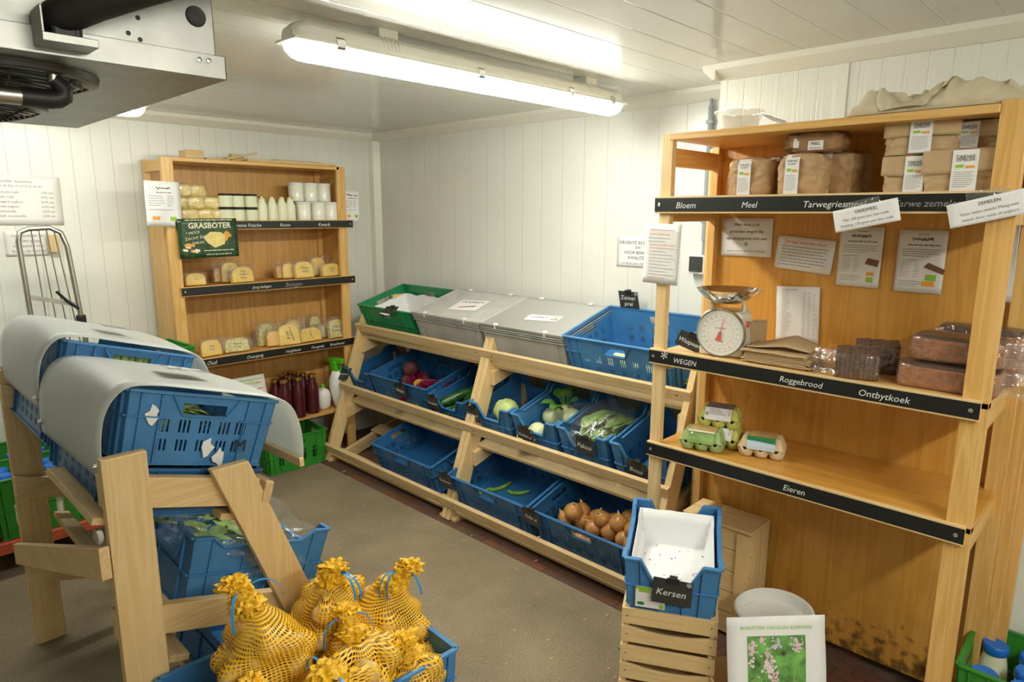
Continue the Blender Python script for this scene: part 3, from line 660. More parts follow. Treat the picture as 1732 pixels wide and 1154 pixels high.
# ------------------------------------------------------------------ sloping crate stands
def stand(label, mat, L, tiers, brace=False, postz=1.05, slats=(.094, .136, .094), cbl=(.12, .16, .12)):
    """local: front = -y, length along x (0..L), depth along +y; sloping front legs at both ends"""
    r = thing('crate_stand', label, 'display stand', mat)
    DP = .68
    for xe in (0, L-.03):
        mb = MB(); mb.prism([(0, 0), (.095, 0), (.36*.97+.095, .97), (.36*.97+.0, .97)], 'x', xe, xe+.03)
        mb.build('leg', M['pine_z'], r, bevel=.002)
        mb = MB(); mb.box((xe, DP-.095, 0), (xe+.03, DP, postz)); mb.build('post', M['pine_z'], r, bevel=.002)
        xi = xe+.03 if xe == 0 else xe-.03
        for (zt, ys), cl in zip(tiers, cbl):          # sloping cross bar, top edge height at the back post
            s = .30; y1 = DP+.0; y0 = ys; zt = zt-cl
            mb = MB(); mb.prism([(y0, zt-s*(y1-y0)-.078), (y1, zt-.078), (y1, zt), (y0, zt-s*(y1-y0))], 'x', min(xi, xi+.03), max(xi, xi+.03))
            mb.build('crossbar', M['pine_y'], r, bevel=.002)
    for (zt, ys), sl in zip(tiers, slats):
        zf = zt-.30*(DP-ys)
        T = Matrix.Translation((0, ys, zf)) @ Matrix.Rotation(math.atan(.30), 4, 'X')
        mb = MB(); mb.box((-.005, -.024, -.052), (L+.005, -.001, .0), T=T); mb.build('front_rail', M['rough_x'], r, bevel=.002)
        for a, b in ((.0, .085), (.33, .38 if brace else .415)):
            mb = MB(); mb.box((.03, a, -sl-.018), (.47 if brace and zt > .9 and a > .1 else L-.03, b, -sl), T=T); mb.build('slat', M['rough_x'], r, bevel=.002)
        for xe in (.06, L-.06): 
            mb = MB(); mb.lathe([(.004, 0), (.004, .001), (.001, .0015)], 8, T=T @ Matrix.Translation((xe, -.024, -.025)) @ Matrix.Rotation(PI/2, 4, 'X')); mb.build('nail', M['black'], r)
    if brace:
        mb = MB(); mb.prism([(.0, .78), (.0, .86), (L+.0, .41), (L+.0, .33)], 'y', DP+.002, DP+.024); mb.build('diagonal_brace', M['pine_x'], r, bevel=.002)
    return r
TI = ((.995, .31), (.655, .17), (.325, .015))
SX = 2.127
s1 = stand('wooden crate stand against the right wall, left half beside the cheese shelf', TR((SX, 3.815, 0), FACE_X), 1.245, TI)
s2 = stand('wooden crate stand against the right wall, right half behind the pale shelf post', TR((SX, 2.565, 0), FACE_X), 1.235, TI)
s3 = stand('pine crate stand in the left foreground holding the crates under plastic covers', TR((1.045, 1.625, 0), PI/2), 1.25, ((1.015, .31), (.68, .17), (.345, .015)), brace=True, postz=1.06, cbl=(0, 0, 0))

TOPF, MIDF, BOTF = (2.50, .812), (2.385, .395), (2.205, .055)
CR_ = {}
def sc_crate(key, label, f, y, W, D, H, m, style, group=None, **k):
    CR_[key] = tier(f[0], f[1], y, D); return crate(label, CR_[key], W, D, H, m, style, group, **k)
sc_crate('green', 'green perforated crate lined with white paper, leftmost on the top tier', TOPF, 3.53, .57, .39, .20, 'green', 'dots')
sc_crate('blue_top', 'blue slotted crate with leeks behind the shelf post, right end of the top tier', TOPF, 1.735, .59, .39, .22, 'blue2', 'slit')
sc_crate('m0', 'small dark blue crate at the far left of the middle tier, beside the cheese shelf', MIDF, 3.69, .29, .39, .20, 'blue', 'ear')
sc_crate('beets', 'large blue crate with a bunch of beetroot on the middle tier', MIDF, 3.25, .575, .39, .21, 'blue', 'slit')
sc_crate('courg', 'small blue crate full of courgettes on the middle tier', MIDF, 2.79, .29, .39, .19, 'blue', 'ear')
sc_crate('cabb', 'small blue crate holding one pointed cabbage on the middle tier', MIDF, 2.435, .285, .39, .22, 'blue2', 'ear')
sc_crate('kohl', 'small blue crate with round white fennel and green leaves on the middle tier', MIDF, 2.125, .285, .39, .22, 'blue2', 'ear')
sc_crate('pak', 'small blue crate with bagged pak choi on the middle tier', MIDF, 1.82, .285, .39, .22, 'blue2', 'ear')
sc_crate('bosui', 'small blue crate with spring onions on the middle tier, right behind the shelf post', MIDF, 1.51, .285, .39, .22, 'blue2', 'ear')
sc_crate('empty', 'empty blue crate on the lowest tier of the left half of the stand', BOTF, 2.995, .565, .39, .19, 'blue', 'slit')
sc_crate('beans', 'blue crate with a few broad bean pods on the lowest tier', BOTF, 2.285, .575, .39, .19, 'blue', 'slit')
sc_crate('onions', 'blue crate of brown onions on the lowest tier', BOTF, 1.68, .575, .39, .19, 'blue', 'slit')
# grey boxes with lids
def grey_box(label, y, lid, kind):
    mat = tier(TOPF[0], TOPF[1], y, .39); W, D, H = .585, .39, .205
    r = thing('storage_box', label, 'box', mat)
    crate_mb(W, D, H, 'box').build('box_body', M['grey'], r, bevel=.001, seg=1)
    mb = MB(); mb.box((-W/2-.006, -D/2-.006, H+.004), (W/2+.006, D/2+.006, H+.009))
    for a, b, c, d in ((-W/2-.007, -D/2-.007, W/2+.007, -D/2), (-W/2-.007, D/2, W/2+.007, D/2+.007), (-W/2-.007, -D/2, -W/2, D/2), (W/2, -D/2, W/2+.007, D/2)):
        mb.box((a, b, H-.004), (c, d, H+.014))
    mb.build('lid', M[lid], r, bevel=.001, seg=1)
    mb = MB()
    for sx in (-1, 1):
        for sy in (-1, 1):
            c = Vector((sx*W*.3, sy*(D/2-.004), H+.012)); mb.box((c.x-.012, c.y-.009, c.z), (c.x+.012, c.y+.009, c.z+.007)); mb.box((c.x-.006, c.y+sy*.009-.003, c.z-.02), (c.x+.006, c.y+sy*.009+.003, c.z+.004))
    mb.build('lid_catch', M['white'], r, bevel=.001)
    if kind == 'w':
        T = TR((.02, -.01, H+.0105), .15)
        mb = MB(); mb.box((-.105, -.075, 0), (.105, .075, .001), T=T); lb = mb.build('paper_label', M['paper'], r)
        mb = MB(); put_text(mb, 'WASPEEN', 0, .043, .038, T=T, zz=.0016, shear=.15)
        for k in range(9):
            a = -2.9+k*.09; p = Vector((.07-.004*k, -.01-.004*(k % 3), .0018)); q = p+Vector((math.cos(a)*.13, math.sin(a)*.05-.008+.003*k, 0)); n = Vector((0, .006, 0))
            mb.add([p+n, p-n, q-n*.15, q+n*.15], [(0, 1, 2, 3)], 1, T)
        mb.build('lettering', [M['ink'], M['inkpink']], lb)
    else:
        T = TR((.03, -.035, H+.0105), .12)
        mb = MB(); mb.box((-.105, -.035, 0), (.105, .035, .001), T=T); lb = mb.build('paper_label', M['paper'], r)
        mb = MB(); put_text(mb, 'SNIJBIET', -.028, .003, .031, T=T, zz=.0016)
        for k in range(14):
            x = .055+random.random()*.04; y_ = -.02+random.random()*.04; quad(mb, x-.007, y_-.005, x+.007, y_+.005, 1+k % 2, .0015+k*.00002, T)
        mb.build('lettering', [M['ink'], M['inkpink'], M['leafpale']], lb)
    return r
grey_box('grey stacking box with a grey lid and a sheet of paper reading WASPEEN', 2.925, 'lidgrey', 'w')
grey_box('grey stacking box with a translucent lid and a narrow label reading SNIJBIET', 2.325, 'lidclear', 's')

# price cards clipped to the crates
def price_card(text, mat, wd=.105, ht=.085, star=False, size=.03, clip='d'):
    r = thing('price_card', 'black price card with the chalk word %s' % text.replace('\n', ' ').upper(), 'price card', mat)
    mb = MB(); mb.box((-wd/2, -ht/2, -.001), (wd/2, ht/2, .001)); mb.build('card', M['card'], r, bevel=.0006)
    mb = MB()
    ls = text.split('\n')
    for i, t in enumerate(ls): put_text(mb, t, -.004, (len(ls)/2-.5-i)*size*1.0-.004, size, shear=.2, zz=.0016, thick=.0001)
    if star: put_text(mb, '*', wd*.40, ht*.30, size*1.3, zz=.0016)
    mb.build('lettering', M['chalk'], r)
    mb = MB(); mb.box((-.018, ht/2-.012, .001), (.018, ht/2+.006, .006)); mb.box((-.012, ht/2-.006, -.014), (.012, ht/2+.006, -.001)); mb.build('clip', M['black'], r, bevel=.001)
    return r
def card_at(u, v, x, text, rz=0, lean=.25, roll=0, **k):
    p = at(u, v, x=x); a = -PI/2+rz
    right = Vector((math.cos(a), math.sin(a), 0)); n = Vector((math.sin(a), -math.cos(a), 0))
    up = Vector((0, 0, 1))*math.cos(lean)-n*math.sin(lean)
    mt = plane(p, right, up) @ Matrix.Rotation(roll, 4, 'Z')
    return price_card(text, mt, **k)
def card_on(key, lx, H, D, text, lean=.1, roll=0, dz=-.035, **k):
    mt = CR_[key] @ TR((lx, -D/2-.022, H+dz)) @ Matrix.Rotation(PI/2-lean, 4, 'X') @ Matrix.Rotation(roll, 4, 'Z')
    return price_card(text, mt, **k)
card_on('beets', .06, .21, .39, 'Bietjes', roll=-.05, size=.029)
card_on('courg', -.10, .19, .39, 'Courgette', roll=.0, size=.021)
card_on('cabb', -.115, .22, .39, 'Spitskool', roll=-.03, size=.023, dz=-.06)
card_on('kohl', -.045, .22, .39, 'Venkel ui', roll=-.08, dz=-.09, size=.024, star=True)
card_on('pak', .035, .22, .39, 'Paksoi', roll=-.07, dz=-.045, size=.032)
card_on('bosui', .0, .22, .39, 'Bosui', roll=-.10, dz=-.09, size=.030)
card_on('beans', -.285, .19, .39, 'Tuinbonen', roll=0, dz=-.02, size=.021)
card_on('onions', -.27, .19, .39, 'Gele ui', roll=-.08, dz=-.02, size=.026)
card_on('m0', -.12, .20, .39, 'Boerenkool', roll=.15, dz=-.03, size=.018, lean=.9)['label'] = 'black price card tipped back on the far left crate, its chalk word illegible'
mt = CR_['green'] @ TR((.09, -.20, .205), .2, .35); k = price_card('Peen', mt, size=.02, ht=.06)
k['label'] = 'black price card lying flat on the front rim of the green crate'
for ch in list(k.children):
    if ch.name.startswith('lettering'): bpy.data.objects.remove(ch)
p = at(1070, 511, x=2.86); mt = CR_['blue_top'] @ TR((-.165, .19, .268)) @ Matrix.Rotation(PI/2, 4, 'X'); price_card('Zomer\nprei', mt, star=True, size=.032, wd=.115, ht=.095)

# crates of the left foreground stand
FX = PI/2
def fg(f, y, D): return tier(f[0], f[1], y, D, FX, TILT, -1)
YN, YF2 = 1.985, 2.575
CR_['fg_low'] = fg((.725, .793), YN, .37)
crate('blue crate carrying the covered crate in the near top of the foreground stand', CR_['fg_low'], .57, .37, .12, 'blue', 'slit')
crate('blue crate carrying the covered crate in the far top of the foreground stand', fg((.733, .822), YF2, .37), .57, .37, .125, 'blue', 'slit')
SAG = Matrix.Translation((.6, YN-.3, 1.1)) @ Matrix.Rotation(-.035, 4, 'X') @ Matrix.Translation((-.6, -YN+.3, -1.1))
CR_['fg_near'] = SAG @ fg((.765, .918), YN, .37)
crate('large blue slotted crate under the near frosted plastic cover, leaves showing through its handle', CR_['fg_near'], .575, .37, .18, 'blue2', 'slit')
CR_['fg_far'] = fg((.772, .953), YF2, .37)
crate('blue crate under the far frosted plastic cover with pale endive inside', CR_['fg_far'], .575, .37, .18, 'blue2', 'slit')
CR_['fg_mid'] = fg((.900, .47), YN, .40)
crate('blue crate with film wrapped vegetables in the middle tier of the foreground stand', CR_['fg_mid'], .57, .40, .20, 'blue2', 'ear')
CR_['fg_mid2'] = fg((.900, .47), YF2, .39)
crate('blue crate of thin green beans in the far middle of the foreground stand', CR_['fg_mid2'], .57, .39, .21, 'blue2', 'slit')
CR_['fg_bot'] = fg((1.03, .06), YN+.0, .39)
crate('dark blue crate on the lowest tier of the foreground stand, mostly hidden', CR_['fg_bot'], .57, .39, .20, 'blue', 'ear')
nc = [o for o in COL.objects if o.get('label', '').startswith('large blue slotted crate under the near')][0]
def torn(name, mats, lx, lz, draw):
    mb = MB(); T = plane((-.289, lx, lz), (0, -1, 0), (0, 0, 1)); draw(mb, T); mb.build(name, [M[m] for m in mats], nc)
torn('letter_mark', ['tape'], -.105, .055, lambda mb, T: put_text(mb, 'M', 0, 0, .045, T=T))
for (lx, lz, sd_) in ((.125, .125, 1), (-.02, .050, 2), (-.055, .025, 3)):
    def dr(mb, T):
        R3 = random.Random(sd_); mb.add([((.012+R3.uniform(-.004, .008))*math.cos(a), (.020+R3.uniform(-.006, .010))*math.sin(a), .0003) for a in [i*PI/5 for i in range(10)]], [tuple(range(10))], 0, T)
    torn('torn_label', ['paper'], lx, lz, dr)
# covers
def cover(label, y0, y1, sign):
    r = thing('crate_cover', label, 'plastic cover', (SAG if sign else Matrix.Translation((.007, 0, .035))) @ TR((.60, (y0+y1)/2, 1.0)))
    prof = [(.374, .998), (.374, 1.05), (.378, 1.10), (.390, 1.15), (.414, 1.188), (.452, 1.208), (.52, 1.197), (.60, 1.173), (.70, 1.143), (.78, 1.118), (.818, 1.10), (.842, 1.07), (.857, 1.02), (.861, .97), (.859, .925)]
    W2 = y1-y0; mb = MB(); n = len(prof)-1
    def fn(u, v):
        i = min(int(u*n*1.0), n-1); f = u*n-i; q0, q1, q2_, q3 = (Vector(prof[max(0, min(n, i+k_))]) for k_ in (-1, 0, 1, 2))
        a = q1*.5*2; c_ = (q1*2+(q2_-q0)*f+(q0*2-q1*5+q2_*4-q3)*f*f+(q1*3-q0-q2_*3+q3)*f**3)*.5; a = (c_.x, c_.y); b = a
        bow = .012*math.sin(PI*v)*math.sin(PI*u)
        return (a[0]+(b[0]-a[0])*f-.60, (v-.5)*W2, a[1]+(b[1]-a[1])*f-1.0+bow)
    mb.grid(fn, n*3, 10); mb.build('sheet', M['sheet'], r, smooth=True, solid=.002)
    mb = MB(); mb.box((.243, -W2/2-.01, -.092), (.256, W2/2+.01, -.068)); mb.build('edge_batten', M['pine_y'], r, bevel=.0015)
    for yy in (-W2/2+.02, W2/2-.03):
        mb = MB(); T = TR((-.227, yy, .035), 0, 0, -PI/2); mb.lathe([(.009, 0), (.009, .004), (.005, .006), (.004, .012), (0, .013)], 12, T=T); mb.build('screw', M['chrome'], r, smooth=True)
    T = plane((.06, -.10, .204), (0.05, 1, 0), (-.962, 0, .272)); 
    T = plane((.02, -.13, .200), (.962, -.0, -.285), (0.0, 1, 0))
    mb = MB()
    if sign:
        rr = random.Random(5); pts = []
        mb.add([(-.05, -.06, 0), (.075, -.035, 0), (.065, .05, 0), (-.04, .055, 0)], [(0, 1, 2, 3)], 0, T)
        lb = mb.build('sticker', M['inkgrey'], r)
        mb = MB()
        for k in range(7): 
            x, y_ = rr.uniform(-.03, .05), rr.uniform(-.04, .035); q = rr.uniform(.006, .012)
            mb.add([(x+q*math.cos(a)*1.6, y_+q*math.sin(a), .0006) for a in [i*PI/4 for i in range(8)]], [tuple(range(8))], 0, T)
        mb.build('print', M['paper'], lb)
    else:
        mb.add([(-.035, -.06, 0), (.05, -.05, 0), (.045, .03, 0), (-.035, .03, 0)], [(0, 1, 2, 3)], 0, T); mb.build('sticker', M['inkgrey'], r)
    return r
cover('frosted plastic cover bent over the near crate, with a torn dark sticker', 1.655, 2.265, True)
cover('frosted plastic cover bent over the far crate, further back on the foreground stand', 2.28, 2.88, False)

# ------------------------------------------------------------------ left shelf with cheese
LX0, LX1, LY0, LY1 = 1.305, 2.415, 3.86, 4.165
ls = thing('shelving_unit', 'tall wooden shelving unit against the back wall with butter, dairy and cheese', 'shelf', TR(((LX0+LX1)/2, (LY0+LY1)/2, 0)))
def ladd(name, a, b, m, bevel=.002, par=None, off=((LX0+LX1)/2, (LY0+LY1)/2, 0)):
    mb = MB(); mb.box([a[i]-off[i] for i in range(3)], [b[i]-off[i] for i in range(3)]); return mb.build(name, M[m], par or ls, bevel=bevel)
LTOP = 1.895
for x in (LX0, LX1-.06):
    ladd('post', (x, LY0, 0), (x+.06, LY0+.022 if x > 2 else LY0+.03, LTOP), 'beech_z')
    ladd('post', (x, LY1-.035, 0), (x+.06 if x > 2 else x+.03, LY1, LTOP), 'beech_z')
    xx = x if x < 2 else x+.035
    for z in (LTOP-.07, 1.475, 1.112, .697, .222): ladd('side_rail', (xx+.002, LY0+.03, z), (xx+.022, LY1-.035, z+.06), 'beech_y')
ladd('side_panel', (LX0-.004, LY0+.031, .24), (LX0+.001, LY1-.036, 1.56), 'beech_z', 0)
ladd('side_panel', (LX1-.030, LY0+.022, .24), (LX1-.020, LY1-.035, LTOP-.07), 'oak_z', 0)
ladd('back_panel', (LX0+.03, LY1-.012, .24), (LX1-.02, LY1, LTOP), 'oak_z', 0)
LZ = [1.556, 1.193, .778, .303]
ladd('top_board', (LX0+.06, LY0, LTOP-.02), (LX1-.04, LY1, LTOP), 'beech_x')
for z in LZ: ladd('shelf_board', (LX0+.036, LY0+.0, z-.02), (LX1-.03, LY1-.013, z), 'oak_x')
off = ((LX0+LX1)/2, (LY0+LY1)/2, 0)
def strip(z0, z1, words, xa=LX0+.04, xb=LX1+.035):
    ladd('front_rail', (xa, LY0-.014, z0-.004), (xb, LY0-.001, z1+.004), 'beech_x', .001)
    mb = MB(); mb.box((xa-off[0], LY0-.0155-off[1], z0), (xb-off[0], LY0-.0135-off[1], z1)); tp = mb.build('chalk_strip', M['tape'], ls)
    for (u, v, t, size, c) in words:
        mb = MB(); p = at(u, v, y=LY0-.016); T = plane((p.x-off[0], LY0-.016-off[1], (z0+z1)/2-.003), (1, 0, 0), (0, 0, 1)); put_text(mb, t, 0, 0, size, c, shear=.25, T=T)
        mb.build('lettering', [M['chalk'], M['faint']], tp)
    for x in (xa+.02, xb-.02):
        mb = MB(); mb.lathe([(.005, 0), (.005, .001), (.001, .002)], 10, T=plane((x-off[0], LY0-.0156-off[1], (z0+z1)/2), (1, 0, 0), (0, 0, 1))); mb.build('screw', M['zinc'], ls)
strip(1.513, 1.557, [(418, 380, 'Creme Fraiche', .028, 0), (482, 380, 'Room', .027, 0), (548, 380, 'Kwark', .031, 0)])
strip(1.150, 1.194, [(443, 484, 'Jong belegen', .023, 0), (497, 478, 'Belegen', .036, 1)])
strip(.735, .779, [(358, 612, 'Oud', .031, 0), (431, 600, 'Overjarig', .027, 0), (496, 590, 'Huigklaver', .024, 0), (537, 583, 'Fenegriek', .023, 0), (570, 579, 'Brandnetel', .024, 0)])

# ------------------------------------------------------------------ right shelf with flour, scale and eggs
RX0, RX1, RY0, RY1, RTOP = 2.045, 2.44, .272, 1.277, 1.868
ro = (RX0, (RY0+RY1)/2, 0)
rs = thing('shelving_unit', 'large wooden shelving unit on the right with flour bags, kitchen scale, bread and eggs', 'shelf', TR(ro))
def radd(name, a, b, m, bevel=.002, par=None):
    mb = MB(); mb.box([a[i]-ro[i] for i in range(3)], [b[i]-ro[i] for i in range(3)]); return mb.build(name, M[m], par or rs, bevel=bevel)
radd('post', (RX0, RY1-.042, 0), (RX0+.026, RY1, RTOP), 'pine_z'); radd('post', (RX0, RY0, 0), (RX0+.03, RY0+.06, RTOP+.008), 'beech_z')
radd('post', (RX1-.045, RY1-.030, 0), (RX1-.01, RY1, RTOP-.02), 'beech_z'); radd('post', (RX1-.012, RY1-.004, 0), (RX1+.016, RY1+.026, RTOP-.02), 'pine_z')
radd('post', (RX1-.05, RY0-.02, 0), (RX1-.02, RY0+.03, RTOP-.02), 'beech_z'); radd('post', (RX1-.01, RY0-.05, 0), (RX1+.018, RY0-.012, RTOP-.02), 'beech_z')
radd('post', (RX1+.022, RY0-.075, 0), (RX1+.05, RY0-.035, RTOP-.02), 'beech_z')
radd('back_panel', (RX1-.008, RY0-.01, .03), (RX1+.002, RY1-.004, RTOP-.02), 'ply_z', 0)
radd('top_board', (RX0-.004, RY0+.06, RTOP-.022), (RX1, RY1-.03, RTOP), 'beech_y')
for yy in (RY1-.026, RY0+.002):
    for z in (RTOP-.105, 1.575, 1.042, .694): radd('side_rail', (RX0+.027, yy, z), (RX1-.046, yy+.022, z+.062), 'beech_x')
RZ = [1.655, 1.122, .774]
for z in RZ: radd('shelf_board', (RX0, RY0+.0, z-.018), (RX1-.009, RY1-.026, z), 'ply_y' if z < 1 else 'beech_y')
def rstrip(z0, z1, words, ya, yb, lean=0):
    radd('front_rail', (RX0-.016, ya, z0-.006), (RX0-.001, yb, z1+.006), 'pine_y', .001)
    mb = MB(); mb.box((RX0-.0175-ro[0], ya-ro[1], z0), (RX0-.0155-ro[0], yb-ro[1], z1)); tp = mb.build('chalk_strip', M['tape'], rs)
    for (u, t, size, c) in words:
        mb = MB(); p = at(u, 300 if z0 > 1.5 else (640 if z0 > 1 else 800), x=RX0-.018)
        T = plane((RX0-.0178-ro[0], 0, (z0+z1)/2-.003), (0, -1, 0), (0, 0, 1)); T = Matrix.Translation((0, p.y-ro[1], 0)) @ T
        put_text(mb, t, 0, 0, size, c, shear=.2, T=T)
        mb.build('lettering', [M['chalk'], M['faint']], tp)
    for y in (ya+.02, yb-.018):
        mb = MB(); mb.lathe([(.006, 0), (.006, .001), (.001, .002)], 10, T=plane((RX0-.0177-ro[0], y-ro[1], (z0+z1)/2), (0, -1, 0), (0, 0, 1))); mb.build('screw', M['chrome'], rs)
rstrip(1.610, 1.655, [(1162, 'Bloem', .029, 0), (1270, 'Meel', .026, 0), (1413, 'Tarwegriesmeel', .0265, 0), (1572, 'Tarwe zemelen', .0255, 1)], .255, 1.285)
rstrip(1.079, 1.122, [(1119, '*', .065, 0), (1156, 'WEGEN', .025, 0), (1354, 'Roggebrood', .026, 0), (1497, 'Ontbytkoek', .027, 0)], .287, 1.283)
rstrip(.731, .774, [(1345, 'Eieren', .027, 0)], .283, 1.278)

# ------------------------------------------------------------------ goods: builders (front = -y, origin at the base)
def wrap_bag(mb, w_, d, h, seed=0, amp=.10, top=.35, sq=.55):
    mb.blob((0, 0, h*.48), (w_/2, d/2, h*.52), 22, amp, 2.6, seed, sq=sq)
def put(o, m): o.matrix_world = m; return o
def jar(label, group, mat, R, Hh, body, lidm, kind):
    r = thing('jar' if kind != 'bottle' else 'bottle', label, 'jar' if kind != 'bottle' else 'bottle', mat, group)
    mb = MB()
    if kind == 'bottle': pr = [(R*.7, 0), (R*.97, .004), (R, .012), (R, Hh*.58), (R*.93, Hh*.68), (R*.62, Hh*.84), (R*.55, Hh*.93), (R*.55, Hh*.945)]
    else: pr = [(R*.8, 0), (R*.98, .003), (R, .01), (R, Hh*.84), (R*.93, Hh*.88), (R*.9, Hh*.90)]
    mb.lathe(pr, 20); mb.build('body', M[body], r, smooth=True)
    q = pr[-1]; mb = MB(); lr = q[0]*1.12; mb.lathe([(lr, q[1]-.004), (lr*1.03, q[1]-.002), (lr*1.03, Hh-.003), (lr*.93, Hh), (lr*.8, Hh-.0015), (0, Hh-.0015)], 20)
    mb.build('lid', M[lidm], r, smooth=True); return r
def at_n(u, y, z): p = at(u, 400, y=y); return Vector((p.x, y, z))
def zx(x0, s): return lambda q: x0+q*s
# --- butter rolls
U4 = zx(240, .2253)
br = thing('butter_roll', 'pale butter roll wrapped in film, stacked at the left of the top cheese shelf', 'butter', TR((0, 0, 0)), 'butter rolls on the top shelf')
mb = MB(); mb.blob((0, 0, .034), (.052, .040, .035), 20, .12, 3, 1, sq=.5); mb.build('butter', M['butter'], br, smooth=True)
mb = MB(); mb.blob((0, 0, .036), (.060, .044, .0365), 22, .22, 4, 2, sq=.55)
mb.build('wrapper', M['film'], br, smooth=True)
spots = [(360, 0), (480, 0), (600, 0), (318, 1), (412, 1), (530, 1), (320, 2), (430, 2)]
for i, (q, lv) in enumerate(spots):
    m = TR(at_n(U4(q), LY0+.09+.01*(i % 2), LZ[0]+.002+lv*.0665), random.uniform(-.15, .15)+(0.3 if i in (3, 7) else 0))
    if i == 0: put(br, m)
    else: dup(br, m)
for q, lv in ((350, 0), (470, 0), (400, 1)): dup(br, TR(at_n(U4(q), LY0+.19, LZ[0]+.002+lv*.0665), random.uniform(-.3, .3)))
# --- jars with dark lids, in two layers
j1 = jar('small jar of creme fraiche with a dark lid, top cheese shelf', 'jars with dark lids', TR((0, 0, 0)), .038, .078, 'milkglass', 'black', 'jar')
first = True
for q in (648, 735, 832):
    for lv in (0, 1):
        for dy in (0, .085):
            m = TR(at_n(U4(q), LY0+.05+dy, LZ[0]+.0+lv*.0785))
            if first: put(j1, m); first = False
            else: dup(j1, m)
b1 = jar('small glass bottle of cream with a gold cap on the top cheese shelf', 'cream bottles with gold caps', TR((0, 0, 0)), .031, .145, 'milkglass', 'gold', 'bottle')
first = True
for q in (915, 992, 1063, 1126):
    for dy in (0, .075):
        m = TR(at_n(U4(q), LY0+.045+dy, LZ[0]))
        if first: put(b1, m); first = False
        else: dup(b1, m)
w1 = jar('white dairy pot with a white lid at the right of the top cheese shelf', 'white dairy pots with white lids', TR((0, 0, 0)), .046, .118, 'yoghurt', 'white', 'jar')
first = True
for q, lv, dy in ((1222, 0, 0), (1330, 0, 0), (1425, 0, 0), (1180, 0, .1), (1290, 0, .1), (1390, 0, .1), (1175, 1, .06), (1280, 1, .06), (1378, 1, .06)):
    m = TR(at_n(U4(q), LY0+.055+dy, LZ[0]+lv*.1185))
    if first: put(w1, m); first = False
    else: dup(w1, m)
# --- cheese wedges in bags
def cheese(label, mat, wd, ht, matl, lines, vertical=False, th=.04, ink='ink', group=None):
    r = thing('cheese_wedge', label, 'cheese', mat, group)
    n = 14; out = [(-wd/2, 0), (wd/2, 0)]
    for i in range(n+1):
        a = PI*i/n; out.append((wd/2*(.35*math.cos(a)+.62*math.copysign(abs(math.cos(a))**.6, math.cos(a))), ht*(.45+.55*abs(math.sin(a))**.75)))
    mb = MB(); mb.prism([(p[0], p[1]) for p in out], 'y', -th/2, th/2); mb.build('cheese', M[matl], r, smooth=True, bevel=.006)
    mb = MB(); T = plane((0, -th/2-.0015, ht*.5), (1, 0, 0), (0, 0, 1))
    if vertical: T = T @ Matrix.Rotation(-1.35, 4, 'Z')
    sz = ht*.17
    for i, t in enumerate(lines): put_text(mb, t, 0, (len(lines)/2-.5-i)*sz*1.25, sz, shear=.2, T=T)
    mb.build('lettering', M[ink], r)
    rr = random.Random(sum(map(ord, label)) % 997); mb = MB()
    mb.blob((0, 0, ht*.55), (wd*.62, th*.80, ht*.60), 24, .20, 3.2, rr.randint(1, 99), sq=.6)
    # loose flap of the bag
    s = 1 if rr.random() > .5 else -1
    def fl(u, v):
        p = Vector((s*wd*(.45+.42*u), .006*math.sin(9*v+u*4), ht*(.15+.95*v+.10*u))); p.y += .012*noise.noise(p*40); return p
    mb.grid(fl, 7, 7); mb.build('plastic_bag', M['film2'], r, smooth=True); return r
def on_l(u, z, dy, rz=0, lean=.28): p = at_n(u, LY0+dy, z); return TR((p.x, p.y, p.z+.004), rz, -lean)
k0 = [
 (1, 370, .06, .115, .070, 'cheese', ['jong'], 'cheese wedge at the far left end of the second shelf'),
 (1, 560, .15, .075, .085, 'rind', [], 'cheese wedge standing behind the two bagged ones, left of centre on the second shelf'),
 (1, 640, .11, .105, .120, 'cheese', ['500 g'], 'taller bagged cheese wedge leaning behind another, left of centre on the second shelf'),
 (1, 732, .045, .135, .093, 'cheese', ['Jong', 'Belegen', '500 gr'], 'front bagged cheese wedge marked Jong Belegen on the second shelf'),
 (1, 1025, .13, .07, .080, 'rind', [], 'narrow cheese wedge at the left of the right-hand group on the second shelf'),
 (1, 1088, .10, .09, .095, 'cheese', [], 'bagged cheese wedge half hidden by the one marked Belegen on the second shelf'),
 (1, 1203, .045, .125, .105, 'cheese', ['Belegen', '500 gr'], 'bagged cheese wedge marked Belegen, left of the two front ones on the second shelf'),
 (1, 1310, .14, .11, .120, 'cheese', [], 'bagged cheese wedge at the back right of the second shelf'),
 (1, 1408, .045, .145, .082, 'cheese', ['Belegen', '500 gr'], 'low wide cheese wedge at the right end of the second shelf'),
]
for (si, q, dy, wd, ht, mt_, ln, lab) in k0: cheese(lab, on_l(U4(q), LZ[si], dy, random.uniform(-.2, .2), .2), wd, ht, mt_, ln)
U5 = zx(240, .2427)
